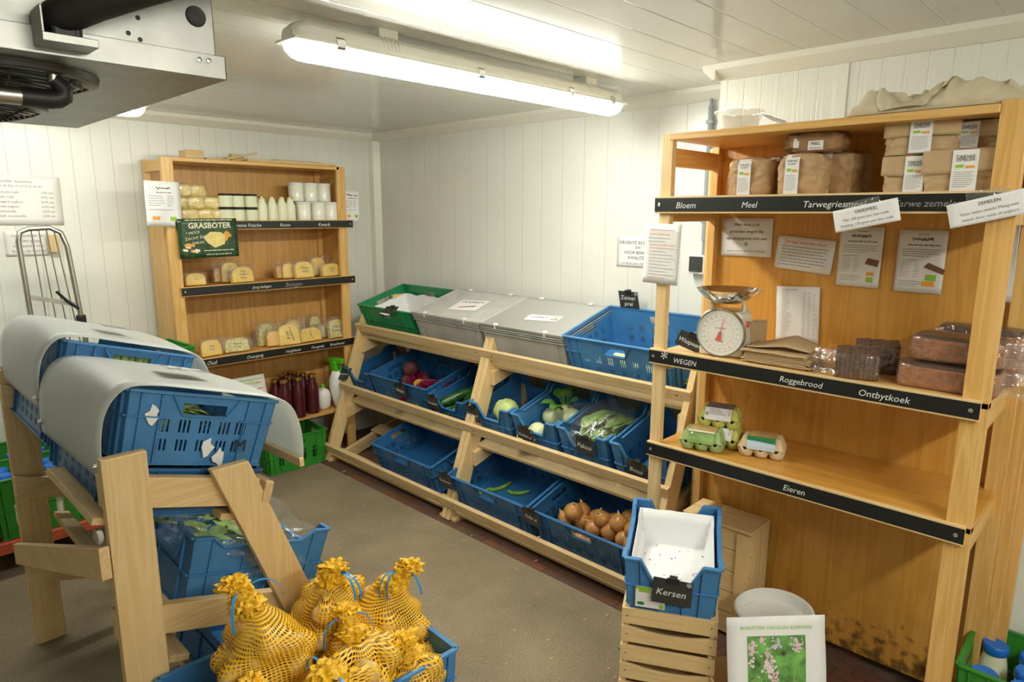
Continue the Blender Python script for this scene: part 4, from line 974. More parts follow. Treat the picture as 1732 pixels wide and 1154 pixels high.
k1 = [
 (415, .05, .125, .092, 'cheese', ['490 g', 'Oud'], 0, 'bagged cheese wedge marked 490 g at the left end of the third shelf'),
 (603, .06, .145, .082, 'cheeseherb', ['Overjarig', '300 gr'], 0, 'low herb cheese wedge in a bag, second from the left on the third shelf'),
 (828, .13, .125, .135, 'cheeseherb', ['Klaver'], 1, 'tall speckled cheese wedge in a bag, leftmost of the big group on the third shelf'),
 (870, .07, .085, .095, 'rind', [], 0, 'small cheese wedge tucked between two larger ones on the third shelf'),
 (985, .04, .140, .130, 'cheese', ['Fenegriek', '300 gr'], 1, 'front bagged cheese wedge with writing running downwards on the third shelf'),
 (1135, .055, .155, .088, 'cheese', ['Fenegriek'], 1, 'low bagged cheese wedge right of the tall front one on the third shelf'),
 (1015, .19, .10, .13, 'cheese', [], 0, 'bagged cheese wedge at the very back centre of the third shelf'),
 (1178, .18, .085, .135, 'cheeseherb', ['370'], 0, 'green speckled cheese wedge marked 370 at the back of the third shelf'),
 (1215, .12, .055, .085, 'cheeseherb', [], 0, 'slim green cheese wedge standing between two bags on the third shelf'),
 (1330, .05, .120, .122, 'cheeseherb', ['460 g', 'Brandnetel'], 0, 'herb cheese wedge marked 460 g at the right end of the third shelf'),
]
for (q, dy, wd, ht, mt_, ln, vt, lab) in k1: cheese(lab, on_l(U5(q), LZ[2], dy, random.uniform(-.2, .2), .22), wd, ht, mt_, ln, bool(vt), ink='inkblue' if '4' in ''.join(ln) or '37' in ''.join(ln) else 'ink')
# --- juice bottles
jb = jar('tall bottle of dark red juice with a gold cap, bottom cheese shelf', 'dark red juice bottles', TR((0, 0, 0)), .043, .262, 'juice', 'gold', 'bottle')
first = True
for q, dy in ((858, .12), (925, .06), (905, .20), (963, .13), (1000, .22), (1025, .06), (1062, .15), (1127, .08), (960, .26)):
    m = TR(at_n(U5(q), LY0+dy-.03, LZ[3]))
    if first: put(jb, m); first = False
    else: dup(jb, m)
# --- folded card beside the bottles
def flat_card(name, label, cat, mat, wd, ht, mats, draw, bend=.003, seed=1, th=.0008, paper='paper', parts=None):
    r = thing(name, label, cat, mat)
    sm = sheet_mesh(wd, ht, bend, seed); sm.build('sheet', M[paper], r, smooth=True, solid=th)
    mb = MB(); draw(mb); drape(mb, wd, ht, bend, seed); mb.build('print', [M[m] for m in mats], r)
    if parts:
        for nm, ms, dr in parts: mb = MB(); dr(mb); drape(mb, wd, ht, bend, seed, lift=.0011); mb.build(nm, [M[m] for m in ms], r)
    return r
def body_rows(mb, x0, x1, y0, dy, n, h, mi, rnd, lastfill=.7, T=None):
    for i in range(n): scribble(mb, x0, x1, y0-i*dy, h, mi, rnd, lastfill if i == n-1 else rnd.uniform(.86, 1), T)
p = at(418, 652, y=LY0+.09)
def d(mb):
    R_ = random.Random(3); put_text(mb, 'WEIDEMELK', 0, .108, .030, 1); quad(mb, -.10, .128, .10, .134, 1)
    body_rows(mb, -.085, .085, .065, .016, 7, .006, 0, R_)
    for x, y_ in ((-.08, .10), (.07, .107), (-.085, .06), (.08, .07)): scribble(mb, x-.02, x+.02, y_, .008, 2, R_)
    body_rows(mb, -.05, .085, -.075, .016, 2, .006, 2, R_)
flat_card('info_card', 'white card with a green heading leaning beside the juice bottles', 'sign', plane((p.x, LY0+.07, LZ[3]+.155), (1, -.12, 0.03), (0.0, .25, 1)), .225, .31, ['inkgrey', 'inkgreen', 'inkred'], d)
# --- spray bottle and white bag on the bottom shelf
r = thing('spray_bottle', 'white plastic spray bottle with a bright green trigger, leaning on the bottom cheese shelf', 'spray bottle', TR(at_n(U5(1345), LY0+.05, LZ[3]+.004), .3, 0, -.20, 1.28))
mb = MB(); mb.lathe([(.03, 0), (.044, .012), (.05, .05), (.05, .12), (.045, .16), (.028, .195), (.018, .21)], 20); mb.build('bottle', M['white'], r, smooth=True)
mb = MB(); mb.box((-.018, -.02, .205), (.018, .02, .262)); mb.box((-.012, -.06, .25), (.012, .03, .275)); mb.beam((0, -.045, .25), (0, -.03, .20), .014, .006, up=(0, 1, 0)); mb.build('trigger_head', M['green2'], r, bevel=.004)
bpy.data.materials['bottle crate green plastic'];
M['lime'] = plastic('lime green plastic', (.10, .50, .02)); r.children[-1].data.materials[0] = M['lime']
r = thing('milk_bag', 'round white bag lying between the juice bottles and the spray bottle', 'bag', TR(at_n(U5(1205), LY0+.07, LZ[3])))
mb = MB(); mb.blob((0, 0, .072), (.048, .045, .075), 18, .10, 2, 4, sq=.8); mb.build('bag', M['white'], r, smooth=True)
mb = MB(); mb.blob((0.015, .03, .15), (.016, .014, .02), 10, .2, 3, 5); mb.build('green_cap', M['lime'], r, smooth=True)

# --- timber and boards on top of the left shelf
def block(label, a, b, m='rough_x', rz=0, rx=0, name='timber_block', cat='wood', ry=0):
    mb = MB(); s = [(b[i]-a[i])/2 for i in range(3)]; mb.box([-s[0], -s[1], 0], [s[0], s[1], 2*s[2]])
    o = mb.build(name, M[m], bevel=.002); o.matrix_world = TR(((a[0]+b[0])/2, (a[1]+b[1])/2, a[2]), rz, rx, ry); return tag(o, label, cat)
pz = LTOP+.001
xx = lambda q, y=LY0+.1: at(U4(q), 270, y=y).x
block('short timber block on the top left of the cheese shelf', (xx(285), LY0+.01, pz), (xx(420), LY0+.11, pz+.045))
block('dark thin board lying beside the timber block on top of the cheese shelf', (xx(430), LY0+.03, pz), (xx(620), LY0+.14, pz+.010), 'rough_x', .15, name='board')
block('thin wooden wedge propped up at a slant on top of the cheese shelf', (xx(610), LY0+.05, pz+.028), (xx(850), LY0+.10, pz+.038), 'rough_x', .05, ry=-.22, name='board')
block('small upright batten under the slanted board on top of the cheese shelf', (xx(700), LY0+.14, pz), (xx(790), LY0+.19, pz+.05), 'rough_x')
block('long pale plank along the top right of the cheese shelf', (xx(740), LY0+.0, pz), (xx(1390), LY0+.07, pz+.016), 'rough_x', -.02, name='plank')
block('second plank lying behind the long one on top of the cheese shelf', (xx(1000), LY0+.11, pz), (xx(1350), LY0+.19, pz+.030), 'rough_x', .05, name='plank')

# --- papers on and beside the left shelf
def product_sheet(heading=None, W_=.16, H_=.22, seed=1, boxes=True):
    def d(mb):
        R_ = random.Random(seed)
        if heading: put_text(mb, heading, -.045, H_*.38, .018)
        for k in range(9): quad(mb, -.03+k*.008, H_*.33+R_.uniform(-.004, .004), -.024+k*.008, H_*.33+R_.uniform(.004, .01))
        scribble(mb, -.03, .04, H_*.25, .006, 0, R_)
        body_rows(mb, -W_*.4, W_*.05, H_*.17, H_*.052, 5, .004, 1, R_); body_rows(mb, W_*.12, W_*.3, H_*.17, H_*.052, 5, .004, 1, R_)
        scribble(mb, -W_*.4, W_*.3, -H_*.13, .004, 1, R_)
        if boxes: quad(mb, -W_*.33, -H_*.36, -W_*.12, -H_*.28, 2); quad(mb, W_*.18, -H_*.38, W_*.36, -H_*.28, 3)
    return d
p = at(277, 345, y=LY0-.02)
flat_card('paper_notice', 'curled white product sheet taped over the left posts of the cheese shelf', 'paper', plane((p.x, LY0-.012, p.z), (1, 0, -.02), (-.06, 0, 1)), .175, .235, ['ink', 'inkgrey', 'inkorange', 'inkgreen'], product_sheet(seed=2, W_=.175, H_=.235), bend=.012, seed=4)
p = at(590, 349, y=4.0)
flat_card('paper_notice', 'narrow white sheet headed Kwark fixed on the right post of the cheese shelf', 'paper', plane((LX1+.062, LY0+.03, p.z), (1, 0, 0), (0, 0, 1)), .115, .20, ['ink', 'inkgrey', 'inkorange', 'inkgreen'], product_sheet('Kwark', seed=5, W_=.115, H_=.2), bend=.003, seed=2)
def d(mb):
    R_ = random.Random(9)
    for k in range(240): 
        x, y_ = R_.uniform(-.15, .15), R_.uniform(-.105, .105); a = R_.uniform(0, 3); q = .006
        mb.add([(x-q*math.cos(a), y_-q*math.sin(a), .0003), (x+.0015, y_, .0003), (x+q*math.cos(a), y_+q*math.sin(a), .0003)], [(0, 1, 2)], 3 if k % 2 else 1)
    put_text(mb, 'GRASBOTER', .01, .068, .042, 0, zz=.0006, thick=.001)
    put_text(mb, '* MOOI', -.085, .03, .022, 0, .12, zz=.0008); put_text(mb, 'ZACHT EN', -.075, .002, .022, 0, .12, zz=.0008); put_text(mb, 'SMEUIG', -.06, -.024, .020, 0, .12, zz=.0008)
    mb.add([(.0+x, y_, .0007) for x, y_ in ((-.03, .005), (-.01, -.025), (.03, -.055), (.085, -.035), (.095, .005), (.07, .032), (.01, .035))], [tuple(range(7))], 2)
    for k in range(12):
        x, y_ = .10+R_.uniform(-.018, .02), .02+R_.uniform(-.035, .025); mb.add([(x-.008, y_, .0009), (x, y_-.01, .0009), (x+.008, y_, .0009), (x, y_+.012, .0009)], [(0, 1, 2, 3)], 4)
    for k in range(8):
        x, y_ = -.11+R_.uniform(-.03, .045), -.055+R_.uniform(-.02, .025); mb.add([(x-.014, y_-.004, .0009), (x+.012, y_-.009, .0009), (x+.014, y_+.004, .0009), (x-.012, y_+.009, .0009)], [(0, 1, 2, 3)], 4 if k % 2 else 0)
    scribble(mb, -.12, .14, .100, .008, 0, R_); scribble(mb, -.03, .135, -.068, .007, 0, R_); scribble(mb, -.02, .12, -.090, .007, 0, R_)
M['poster'] = plain('dark green poster ground', (.025, .07, .028), .3, noise_amt=.5, scale=40)
M['creamprint'] = plain('cream print', (.85, .80, .58), .4)
p = at(353, 402, y=LY0-.02)
flat_card('poster', 'dark green GRASBOTER butter poster hanging from the top cheese shelf', 'poster', plane((p.x, LY0-.022, p.z-.003), (1, 0, .008), (0, 0, 1)), .325, .215, ['creamprint', 'leaf', 'butter', 'leafpale', 'inkorange'], d, bend=.002, seed=3, paper='poster')

# ------------------------------------------------------------------ bottle crates, dolly and trolley at the far left
def bottle_crate(label, mat, W=.40, D=.30, H=.28, group=None):
    return crate(label, mat, W, D, H, 'green2', 'bottle', group)
r = thing('dolly', 'flat red plastic dolly on wheels under the green milk crates', 'dolly', TR((.385, 3.8, 0)))
mb = MB(); mb.box((-.40, -.31, .115), (.40, -.27, .165)); mb.box((-.40, .27, .115), (.40, .31, .165)); mb.box((-.40, -.27, .115), (-.36, .27, .165)); mb.box((.36, -.27, .115), (.40, .27, .165))
for k in range(-5, 6): mb.box((k*.065-.01, -.27, .135), (k*.065+.01, .27, .160))
for k in range(-3, 4): mb.box((-.36, k*.075-.01, .137), (.36, k*.075+.01, .158))
mb.build('deck', M['red'], r, bevel=.002, seg=1)
for x in (-.35, .35):
    for y in (-.25, .25):
        mb = MB(); mb.lathe([(.02, -.016), (.05, -.014), (.055, -.008), (.055, .008), (.05, .014), (.02, .016)], 20, T=TR((x, y, .0555), .4) @ Matrix.Rotation(PI/2, 4, 'Y')); mb.build('wheel', M['offwhite'], r, smooth=True)
        mb = MB(); mb.box((x-.026, y-.02, .05), (x-.02, y+.02, .118)); mb.box((x+.02, y-.02, .05), (x+.026, y+.02, .118)); mb.box((x-.03, y-.025, .112), (x+.03, y+.025, .12)); mb.build('caster_fork', M['zinc'], r)
bottle_crate('green bottle crate with blue-capped milk bottles at the near right corner of the red dolly', TR((.575, 3.66, .166)))
bottle_crate('green bottle crate with blue-capped milk bottles at the back right of the red dolly', TR((.575, 3.97, .166)))
bottle_crate('green bottle crate at the near left of the red dolly, cut by the picture edge', TR((.165, 3.66, .166)))
bottle_crate('green bottle crate at the back left of the red dolly, cut by the picture edge', TR((.165, 3.97, .166)))
mbt = thing('milk_bottle', 'milk bottle with a bright blue cap in a green crate on the red dolly', 'milk bottle', TR((0, 0, 0)), 'milk bottles on the red dolly')
mb = MB(); mb.lathe([(.033, 0), (.040, .006), (.040, .15), (.037, .190), (.031, .222), (.031, .235)], 18); mb.build('glass', M['milkglass'], mbt, smooth=True)
mb = MB(); mb.lathe([(.0335, .226), (.0355, .229), (.0355, .250), (.032, .2545), (.024, .2525), (0, .2525)], 24); mb.build('cap', M['capblue'], mbt, smooth=True)
first = True
for cx, cy in ((.575, 3.66), (.575, 3.97), (.165, 3.66), (.165, 3.97)):
    for ix_ in range(4):
        for iy in range(3):
            if random.random() < .35: continue
            m = TR((cx-.142+ix_*.095, cy-.092+iy*.092, .172))
            if first: put(mbt, m); first = False
            else: dup(mbt, m)
for k, w_ in enumerate(('lowest', 'middle', 'topmost')):
    bottle_crate('green bottle crate, %s of the stack left of the cheese shelf' % w_, TR((1.05, 3.60, .001+k*.313), .03*k), .38, .30, .31)
bottle_crate('green bottle crate on the floor under the cheese shelf', TR((1.935, 3.905, .001)), .40, .28, .22)
# crate on the floor inside the shelf needs the lower shelf above it
r = thing('roll_trolley', 'galvanised wire trolley frame with a bent top tube against the back wall', 'trolley', TR((.77, 3.93, 0)))
T0 = Vector((.77, 3.93, 0))
def tp(u, v): q = at(u, v, y=3.93); return Vector((q.x-T0.x, 0, q.z))
mb = MB(); A, B, C_, D_ = tp(66, 560), tp(50, 395), tp(118, 393), tp(152, 560)
zt = tp(80, 387).z
xl, xr = A.x*1.0-.02, D_.x-.02
mb.tube([(xl+.02, 0, .05), (xl, 0, .9), (xl-.015, 0, zt-.06), (xl-.005, 0, zt-.015), (xl+.03, 0, zt), (xr-.10, 0, zt+.005), (xr-.055, 0, zt-.02), (xr-.035, 0, zt-.09), (xr+.0, 0, .9), (xr+.03, 0, .05)], .0125, 10); mb.build('frame_tube', M['zinc'], r, smooth=True)
for k in range(1, 5):
    f = k/5; mb = MB(); mb.tube([(xl+(xr-.06-xl)*f*.98+.01, 0, zt), (xl+(xr-xl)*f+.02, 0, .9), (xl+.02+(xr-xl)*f, 0, .12)], .0032, 6); mb.build('wire', M['zinc'], r)
zz_ = tp(90, 500).z; mb = MB(); mb.beam((xl+.0, 0, zz_+.0), (xr-.005, 0, zz_-.06), .012, .022, up=(0, 0, 1)); mb.build('cross_strap', M['zinc'], r)
mb = MB(); mb.tube([(xl+.11, -.012, zz_+.02), (xl+.15, -.014, zz_-.03), (xr-.02, -.014, zz_-.075)], .008, 6); mb.build('rubber_strap', M['black'], r)
q = tp(148, 541); mb = MB(); mb.lathe([(.021, -.028), (.023, -.02), (.023, .02), (.020, .028)], 12, T=TR((xr-.012, 0, q.z))); mb.build('tape_wrap', M['black'], r)
mb = MB(); mb.box((xl-.01, -.02, .05), (xr+.04, .3, .08)); mb.build('base', M['zinc'], r, bevel=.003)
q = at(90, 412, y=4.17)
mb = MB(); mb.box((-.024, -.01, -.045), (.024, .008, .045)); o = mb.build('wooden_latch', M['rough_z'], bevel=.002); o.matrix_world = TR((q.x, 4.165, q.z)); tag(o, 'small upright wooden block on the back wall behind the wire trolley', 'wood block')
# wall papers
def d(mb):
    R_ = random.Random(4)
    put_text(mb, 'U kunt zonder bestellen', -.15, .095, .021, 1, align='LEFT'); put_text(mb, 'reserveren met de App of schrijf op de lijst', -.168, .072, .0150, 1, align='LEFT', shear=.3)
    for i, (a, b) in enumerate((('halfvolle melk', '1,5% vet'), ('volle melk', '4,5% vet'), ('magere yoghurt', '0,3% vet'), ('volle yoghurt', '4,5% vet'), ('karnemelk', '0,5% vet'), ('kefir rauwemelks', '4,5% vet'))):
        put_text(mb, a, -.095, .040-i*.0235, .016, 1, align='LEFT'); put_text(mb, b, .085, .040-i*.0235, .016, 1, align='LEFT')
q = at(98, 305, y=4.188); q2 = at(102, 375, y=4.188)
flat_card('paper_notice', 'laminated price list of dairy products on the back wall, cut by the left edge', 'paper', plane((q.x-.17, 4.186, (q.z+q2.z)/2), (1, 0, -.008), (0, 0, 1)), .35, .245, ['ink', 'inkgrey'], d, bend=.001, paper='laminate')
def d(mb):
    for i, t in enumerate(('Lege kratten en', 'flessen graag', 'verplaatsen naar', 'buiten de koelcel')): put_text(mb, t, .005, .040-i*.026, .021, 0)
q = at(46, 412, y=4.188)
flat_card('paper_notice', 'white notice about empty crates and bottles on the back wall behind the trolley', 'paper', plane((q.x, 4.186, q.z), (1, 0, -.01), (0, 0, 1)), .185, .125, ['inkgrey'], d, bend=.001, paper='laminate')
def d(mb):
    put_text(mb, 'GROENTE IN DICHTE', .0, .046, .0235, 0); put_text(mb, 'ZAK', .0, .022, .018, 0); put_text(mb, 'VOOR BEHOUD', 0, -.004, .023, 0); put_text(mb, 'KWALITEIT', 0, -.030, .023, 0); put_text(mb, 'NU GEBRUIK, GRAAG WEER MEENEMEN', 0, -.058, .0105, 1)
p = at(1043, 425, x=XB-.003)
flat_card('paper_notice', 'white notice reading GROENTE IN DICHTE on the right wall, half behind the shelf post', 'paper', plane((XB-.002, p.y-.13, p.z), (0, -1, 0), (0, 0, 1)), .255, .155, ['ink', 'inkgrey'], d, bend=.0005)
# switch socket and conduit
p = at(1180, 449, x=XB-.03)
r = thing('wall_socket', 'small white and dark grey wall socket box under the grey conduit', 'socket', TR((XB-.002, p.y, p.z-.04), FACE_X))
mb = MB(); mb.box((-.042, -.045, 0), (.042, 0, .088)); mb.build('housing', M['white'], r, bevel=.004)
mb = MB(); mb.box((-.034, -.051, .012), (.034, -.044, .082)); mb.box((-.018, -.055, .012), (.018, -.05, .02)); mb.build('flap', M['card'], r, bevel=.003)
p = at(1196, 300, x=XB-.02)
r = thing('conduit', 'grey electrical conduit running up the right wall beside the flour shelf', 'conduit', TR((XB-.018, p.y, 1.41)))
M['conduit'] = plain('grey conduit', (.30, .32, .34), .5)
mb = MB(); mb.tube([(0, .0, .0), (0, 0, .08), (0, 0, .70)], [.007, .007, .007], 10); mb.tube([(0, 0, .07), (0, 0, .67)], .0115, 12); mb.build('pipe', M['conduit'], r, smooth=True)
for z in (.16, .60): mb = MB(); mb.box((-.014, -.017, z-.008), (.018, .017, z+.008)); mb.build('pipe_clip', M['conduit'], r, bevel=.003)

# ------------------------------------------------------------------ vegetables
def onion_mesh():
    mb = MB(); mb.lathe([(.0, -.002), (.010, .0), (.026, .008), (.035, .024), (.036, .036), (.030, .050), (.018, .061), (.009, .067)], 18, fn=lambda a, z: 1+.025*math.sin(3*a))
    return mb
ob = thing('onion', 'brown onion in the heap in the lowest-tier crate behind the Gele ui card', 'onion', TR((0, 0, 0)), 'brown onions in the blue crate')
onion_mesh().build('bulb', M['onion'], ob, smooth=True)
mb = MB(); mb.tube([(0, 0, .062), (.001, .001, .070), (.005, -.002, .080)], [.010, .0055, .002], 8); mb.build('dry_neck', M['oniondry'], ob, smooth=True)
R_ = random.Random(12); first = True; done = []
W_, D_ = .575, .39
for (lx, ly, lz) in [(-.23, -.15, .004), (-.15, -.16, .004), (-.08, -.13, .004), (.0, -.15, .004), (.08, -.15, .004), (.15, -.13, .004), (.22, -.15, .004),
                     (-.22, -.07, .004), (-.14, -.06, .004), (-.06, -.04, .004), (.02, -.06, .004), (.10, -.05, .004), (.18, -.05, .004), (.235, -.07, .004),
                     (-.16, .02, .004), (.0, .03, .004), (.11, .04, .004), (.21, .02, .004), (-.19, -.11, .070), (-.10, -.085, .070), (-.01, -.10, .070), (.07, -.085, .070), (.15, -.10, .070), (.22, -.115, .070), (.05, -.01, .068), (.16, -.00, .068), (.235, -.03, .068), (-.15, -.03, .064), (-.05, -.03, .066), (.10, .05, .066), (-.145, -.10, .115), (.02, -.07, .118), (.11, -.06, .118), (.20, -.07, .118)]:
    s_ = R_.uniform(1.1, 1.26)
    m = CR_['onions'] @ TR((lx*.93+R_.uniform(-.006, .006), ly*.92+.012+R_.uniform(-.006, .006), lz+.008*s_)) @ Matrix.Translation((0, 0, .03)) @ Matrix.Rotation(R_.uniform(0, 6.28), 4, 'Z') @ Matrix.Rotation(R_.uniform(-.9, .9), 4, 'X') @ Matrix.Translation((0, 0, -.033)) @ Matrix.Scale(s_, 4)
    if first: put(ob, m); first = False
    else: dup(ob, m)
bn = None
for i, (lx, ly, rz) in enumerate([(-.225, -.06, .9), (-.15, .03, 1.1), (-.11, -.05, -.15), (-.03, .04, .5), (-.03, -.08, -.25), (.20, -.11, .1)]):
    m = CR_['beans'] @ TR((lx, ly, .013), rz)
    if bn is None:
        mb = MB(); mb.tube([(-.062, .012, .004), (-.055, .010, 0), (-.03, -.002, 0), (0, -.008, 0), (.03, -.004, 0), (.055, .008, 0), (.066, .016, .003)], [.002, .008, .0105, .011, .0105, .008, .002], 10)
        for x in (-.03, -.005, .022): mb.blob((x, -.006, .001), (.011, .0115, .011), 8, 0)
        bn = mb.build('bean_pod', M['bean'], smooth=True); tag(bn, 'broad bean pod lying in the almost empty blue crate on the lowest tier', 'bean pod', 'broad bean pods'); bn.matrix_world = m
    else: o = bn.copy(); COL.objects.link(o); o.matrix_world = m
# beetroot bunch
r = thing('beetroot_bunch', 'bunch of dark beetroots with red stems and leaves in the large blue crate', 'beetroot', CR_['beets'] @ TR((-.02, -.06, .045), -.35, 0, 0, 1.35))
for i, (x, y, z) in enumerate(((-.115, .0, .03), (-.10, .07, .02), (-.155, .05, .03), (-.12, .03, .085))):
    mb = MB(); mb.blob((x, y, z), (.040, .038, .036), 14, .15, 2, i); mb.tube([(x-.03, y, z), (x-.07, y+.01, z-.01)], [.006, .001], 6); mb.build('beetroot', M['beet'], r, smooth=True)
mb = MB(); R_ = random.Random(2)
for k in range(26):
    a = R_.uniform(-.25, .25); mb.tube([(-.09, .02+a*.2, .03+R_.uniform(-.02, .04)), (.0, .02+a*.12, .045+R_.uniform(-.018, .018)), (.10, .02+a*.6, .035+R_.uniform(-.02, .03))], .0045, 5)
mb.build('stems', M['beetstem'], r, smooth=True)
mb = MB(); mb.lathe([(.026, -.003), (.028, -.002), (.028, .003), (.026, .004)], 14, T=TR((.0, .02, .045), 0, 0, PI/2)); mb.build('rubber_band', M['rind'], r)
def leaf(mb, base, d, L, wd, droop=.3, mi=0, seed=0, fold=.3, T=None):
    d = Vector(d).normalized(); up = Vector((0, 0, 1)); sd = d.cross(up)
    if sd.length < .1: sd = Vector((1, 0, 0))
    sd.normalize(); n = sd.cross(d)
    def fn(u, v):
        q = math.sin(PI*min(1, v*.93+.04))**.7*wd; c = (u-.5)*2
        p = Vector(base)+d*(L*v)-up*(droop*L*v*v)+sd*(c*q/2)+n*(abs(c)*q*fold*.5)
        p += n*(.14*wd*noise.noise(Vector((u*3+seed*2.3, v*5, seed)))) ; return p
    mb.grid(fn, 6, 9, mi, T)
mb = MB()
for k in range(16): leaf(mb, (.08+R_.uniform(-.01, .02), .02+R_.uniform(-.03, .03), .04), (1, R_.uniform(-.8, .8), R_.uniform(.1, .6)), R_.uniform(.07, .12), .045, .5, 0, k)
M['beetleaf'] = plain('dark beet leaf', (.05, .10, .02), .5, noise_amt=.5, scale=25)
mb.build('leaves', M['beetleaf'], r, smooth=True)
# courgettes
cg = None
for i, (lx, ly, lz, rz, s_) in enumerate([(-.07, -.03, .035, 1.5, 1), (.0, -.06, .035, 1.35, 1), (.06, -.02, .036, 1.6, .95), (-.035, -.04, .085, 1.2, 1.05), (.03, .03, .085, 1.75, 1), (.05, .10, .12, 1.45, .9)]):
    m = CR_['courg'] @ TR((lx, ly, lz+.045), rz, 0, 0, s_*1.18)
    if cg is None:
        cg = thing('courgette', 'dark green courgette in the small crate behind the Courgette card', 'courgette', m, 'courgettes')
        mb = MB(); mb.tube([(-.122, 0, 0), (-.115, 0, 0), (-.09, .0, 0), (0, .006, .002), (.08, .002, 0), (.105, 0, 0), (.118, 0, 0)], [.006, .018, .024, .024, .020, .015, .010], 14); mb.build('fruit', M['courgette'], cg, smooth=True)
        mb = MB(); mb.tube([(.116, 0, 0), (.135, 0, .003)], [.010, .0085], 6); mb.build('stem', M['leafpale'], cg, smooth=True)
    else: dup(cg, m)
# cabbage, fennel bulbs, pak choi, leeks
mb = MB(); mb.blob((0, 0, .052), (.060, .056, .056), 26, .12, 3, 4)
for k in range(7): a = k*.9; leaf(mb, (.048*math.cos(a), .048*math.sin(a), .01), (-.35*math.cos(a), -.35*math.sin(a), 1), .10, .085, -.0, 0, k, .25)
o = mb.build('pointed_cabbage', M['cabbage'], smooth=True, solid=.0015); o.matrix_world = CR_['cabb'] @ TR((-.0, -.08, .075)) @ Matrix.Scale(1.15, 4); tag(o, 'single pale green cabbage in the small crate behind the Spitskool card', 'cabbage')
def kohl(label, mat, leaves):
    r = thing('kohlrabi', label, 'kohlrabi', mat @ TR((0, 0, .025), 0, 0, 0, 1.22))
    mb = MB(); mb.blob((0, 0, .038), (.043, .043, .038), 18, .05, 2, 3); mb.build('bulb', M['fennel'], r, smooth=True)
    mb = MB(); R_ = random.Random(leaves)
    for k in range(leaves):
        a = R_.uniform(0, 6.28); b = (.018*math.cos(a), .018*math.sin(a), .07); e = (.035*math.cos(a), .035*math.sin(a), .10); mb.tube([b, e], .003, 5)
        leaf(mb, e, (math.cos(a)*.7, math.sin(a)*.7, .8), R_.uniform(.05, .09), .035, .5, 0, k)
    if leaves: mb.build('leaves', M['leaf'], r, smooth=True)
    return r
kohl('round white bulb nearest the back left of the crate behind the Venkel card', CR_['kohl'] @ TR((-.06, .03, .045), 0, .3), 0)
kohl('round white bulb with dark green leaves in the middle of the Venkel crate', CR_['kohl'] @ TR((.0, .06, .05), 0, .1), 16)
kohl('round white bulb at the back right of the Venkel crate', CR_['kohl'] @ TR((.065, .04, .055), 0, .2), 0)
kohl('round white bulb with a green side in the front of the Venkel crate', CR_['kohl'] @ TR((-.035, -.11, .045), 0, .5), 0)
kohl('small white bulb lowest in the front notch of the Venkel crate', CR_['kohl'] @ TR((-.085, -.145, .02), 0, .5), 0)
r = thing('pak_choi_bag', 'clear plastic bag full of pale green pak choi leaves behind the Paksoi card', 'vegetables', CR_['pak'] @ TR((0, -.01, .07)))
mb = MB(); R_ = random.Random(8)
for k in range(30): leaf(mb, (R_.uniform(-.07, .09), R_.uniform(-.13, -.02), R_.uniform(.05, .12)), (R_.uniform(-.15, .55), 1, R_.uniform(.05, .35)), R_.uniform(.13, .19), R_.uniform(.06, .085), .35, 0, k, .35)
mb.build('leaves', M['leafpale'], r, smooth=True)
mb = MB()
for k in range(9): mb.tube([(R_.uniform(-.08, .08), -.15, .045), (R_.uniform(-.08, .08), -.03, .075)], [.014, .007], 7)
mb.build('stalks', M['fennel'], r, smooth=True)
mb = MB(); mb.blob((.0, -.015, .10), (.125, .175, .085), 30, .22, 3, 9, sq=.75)
def fl(u, v): p = Vector((-.13-.02*u+.01*math.sin(9*v), .02+.16*v-.12*u, .12+.05*u+.03*math.sin(5*v))); return p
mb.grid(fl, 6, 8); mb.build('plastic_bag', M['film'], r, smooth=True)
r = thing('spring_onion_bunch', 'green spring onion leaves in the crate behind the Bosui card', 'spring onions', CR_['bosui'] @ TR((.06, .05, .03)))
mb = MB()
for k in range(22): 
    x = R_.uniform(-.06, .06); mb.tube([(x, -.16, .01+R_.uniform(0, .04)), (x+.01, .0, .04+R_.uniform(0, .06)), (x+R_.uniform(-.02, .05), .11, .10+R_.uniform(0, .05))], [.005, .0045, .001], 6)
mb.build('leaves', M['leaf'], r, smooth=True)
lk = None
for i, (x, y, z, rz) in enumerate(((-.16, -.08, .03, .1), (-.10, -.03, .032, -.08), (-.05, .03, .03, .05), (.12, -.05, .03, .0))):
    m = CR_['blue_top'] @ TR((x, y, z), rz)
    if lk is None:
        lk = thing('leek', 'leek with white shaft and green top lying in the topmost blue crate', 'leek', m, 'leeks in the topmost crate')
        mb = MB(); mb.tube([(-.13, 0, 0), (-.12, 0, 0), (.0, 0, 0), (.06, 0, 0)], [.010, .019, .017, .018], 12); mb.build('shaft', M['fennel'], lk, smooth=True)
        mb = MB()
        for k in range(7): leaf(mb, (.05, 0, 0), (1, (k-3)*.12, .08+.05*(k % 2)), .16, .034, .1, 0, k, .4)
        mb.build('leaves', M['leafpale'], lk, smooth=True)
    else: dup(lk, m)
# paper lining in the green crate
mb = MB()
Wg, Dg = .53, .35
def gl(u, v): x = (u-.5)*Wg; y = (v-.5)*Dg; e = max(abs(u-.5), abs(v-.5))*2; return (x*(.93+.04*e), y*(.93+.04*e), .012+.135*max(0, (e-.72)/.28)+.01*noise.noise(Vector((u*6, v*6, 2))))
mb.grid(gl, 24, 24); o = mb.build('paper_lining', M['paper'], smooth=True); o.matrix_world = CR_['green']; tag(o, 'crumpled white paper lining the green crate on the top tier', 'paper')
mb = MB(); mb.tube([(-.1, 0, 0), (-.05, .01, .004), (.02, .0, 0), (.1, -.01, .01)], [.006, .010, .010, .004], 8); o = mb.build('yellow_courgette', M['rind'], smooth=True); o.matrix_world = CR_['green'] @ TR((.06, -.13, .06)); tag(o, 'yellow vegetable showing through the front of the green crate', 'vegetable')
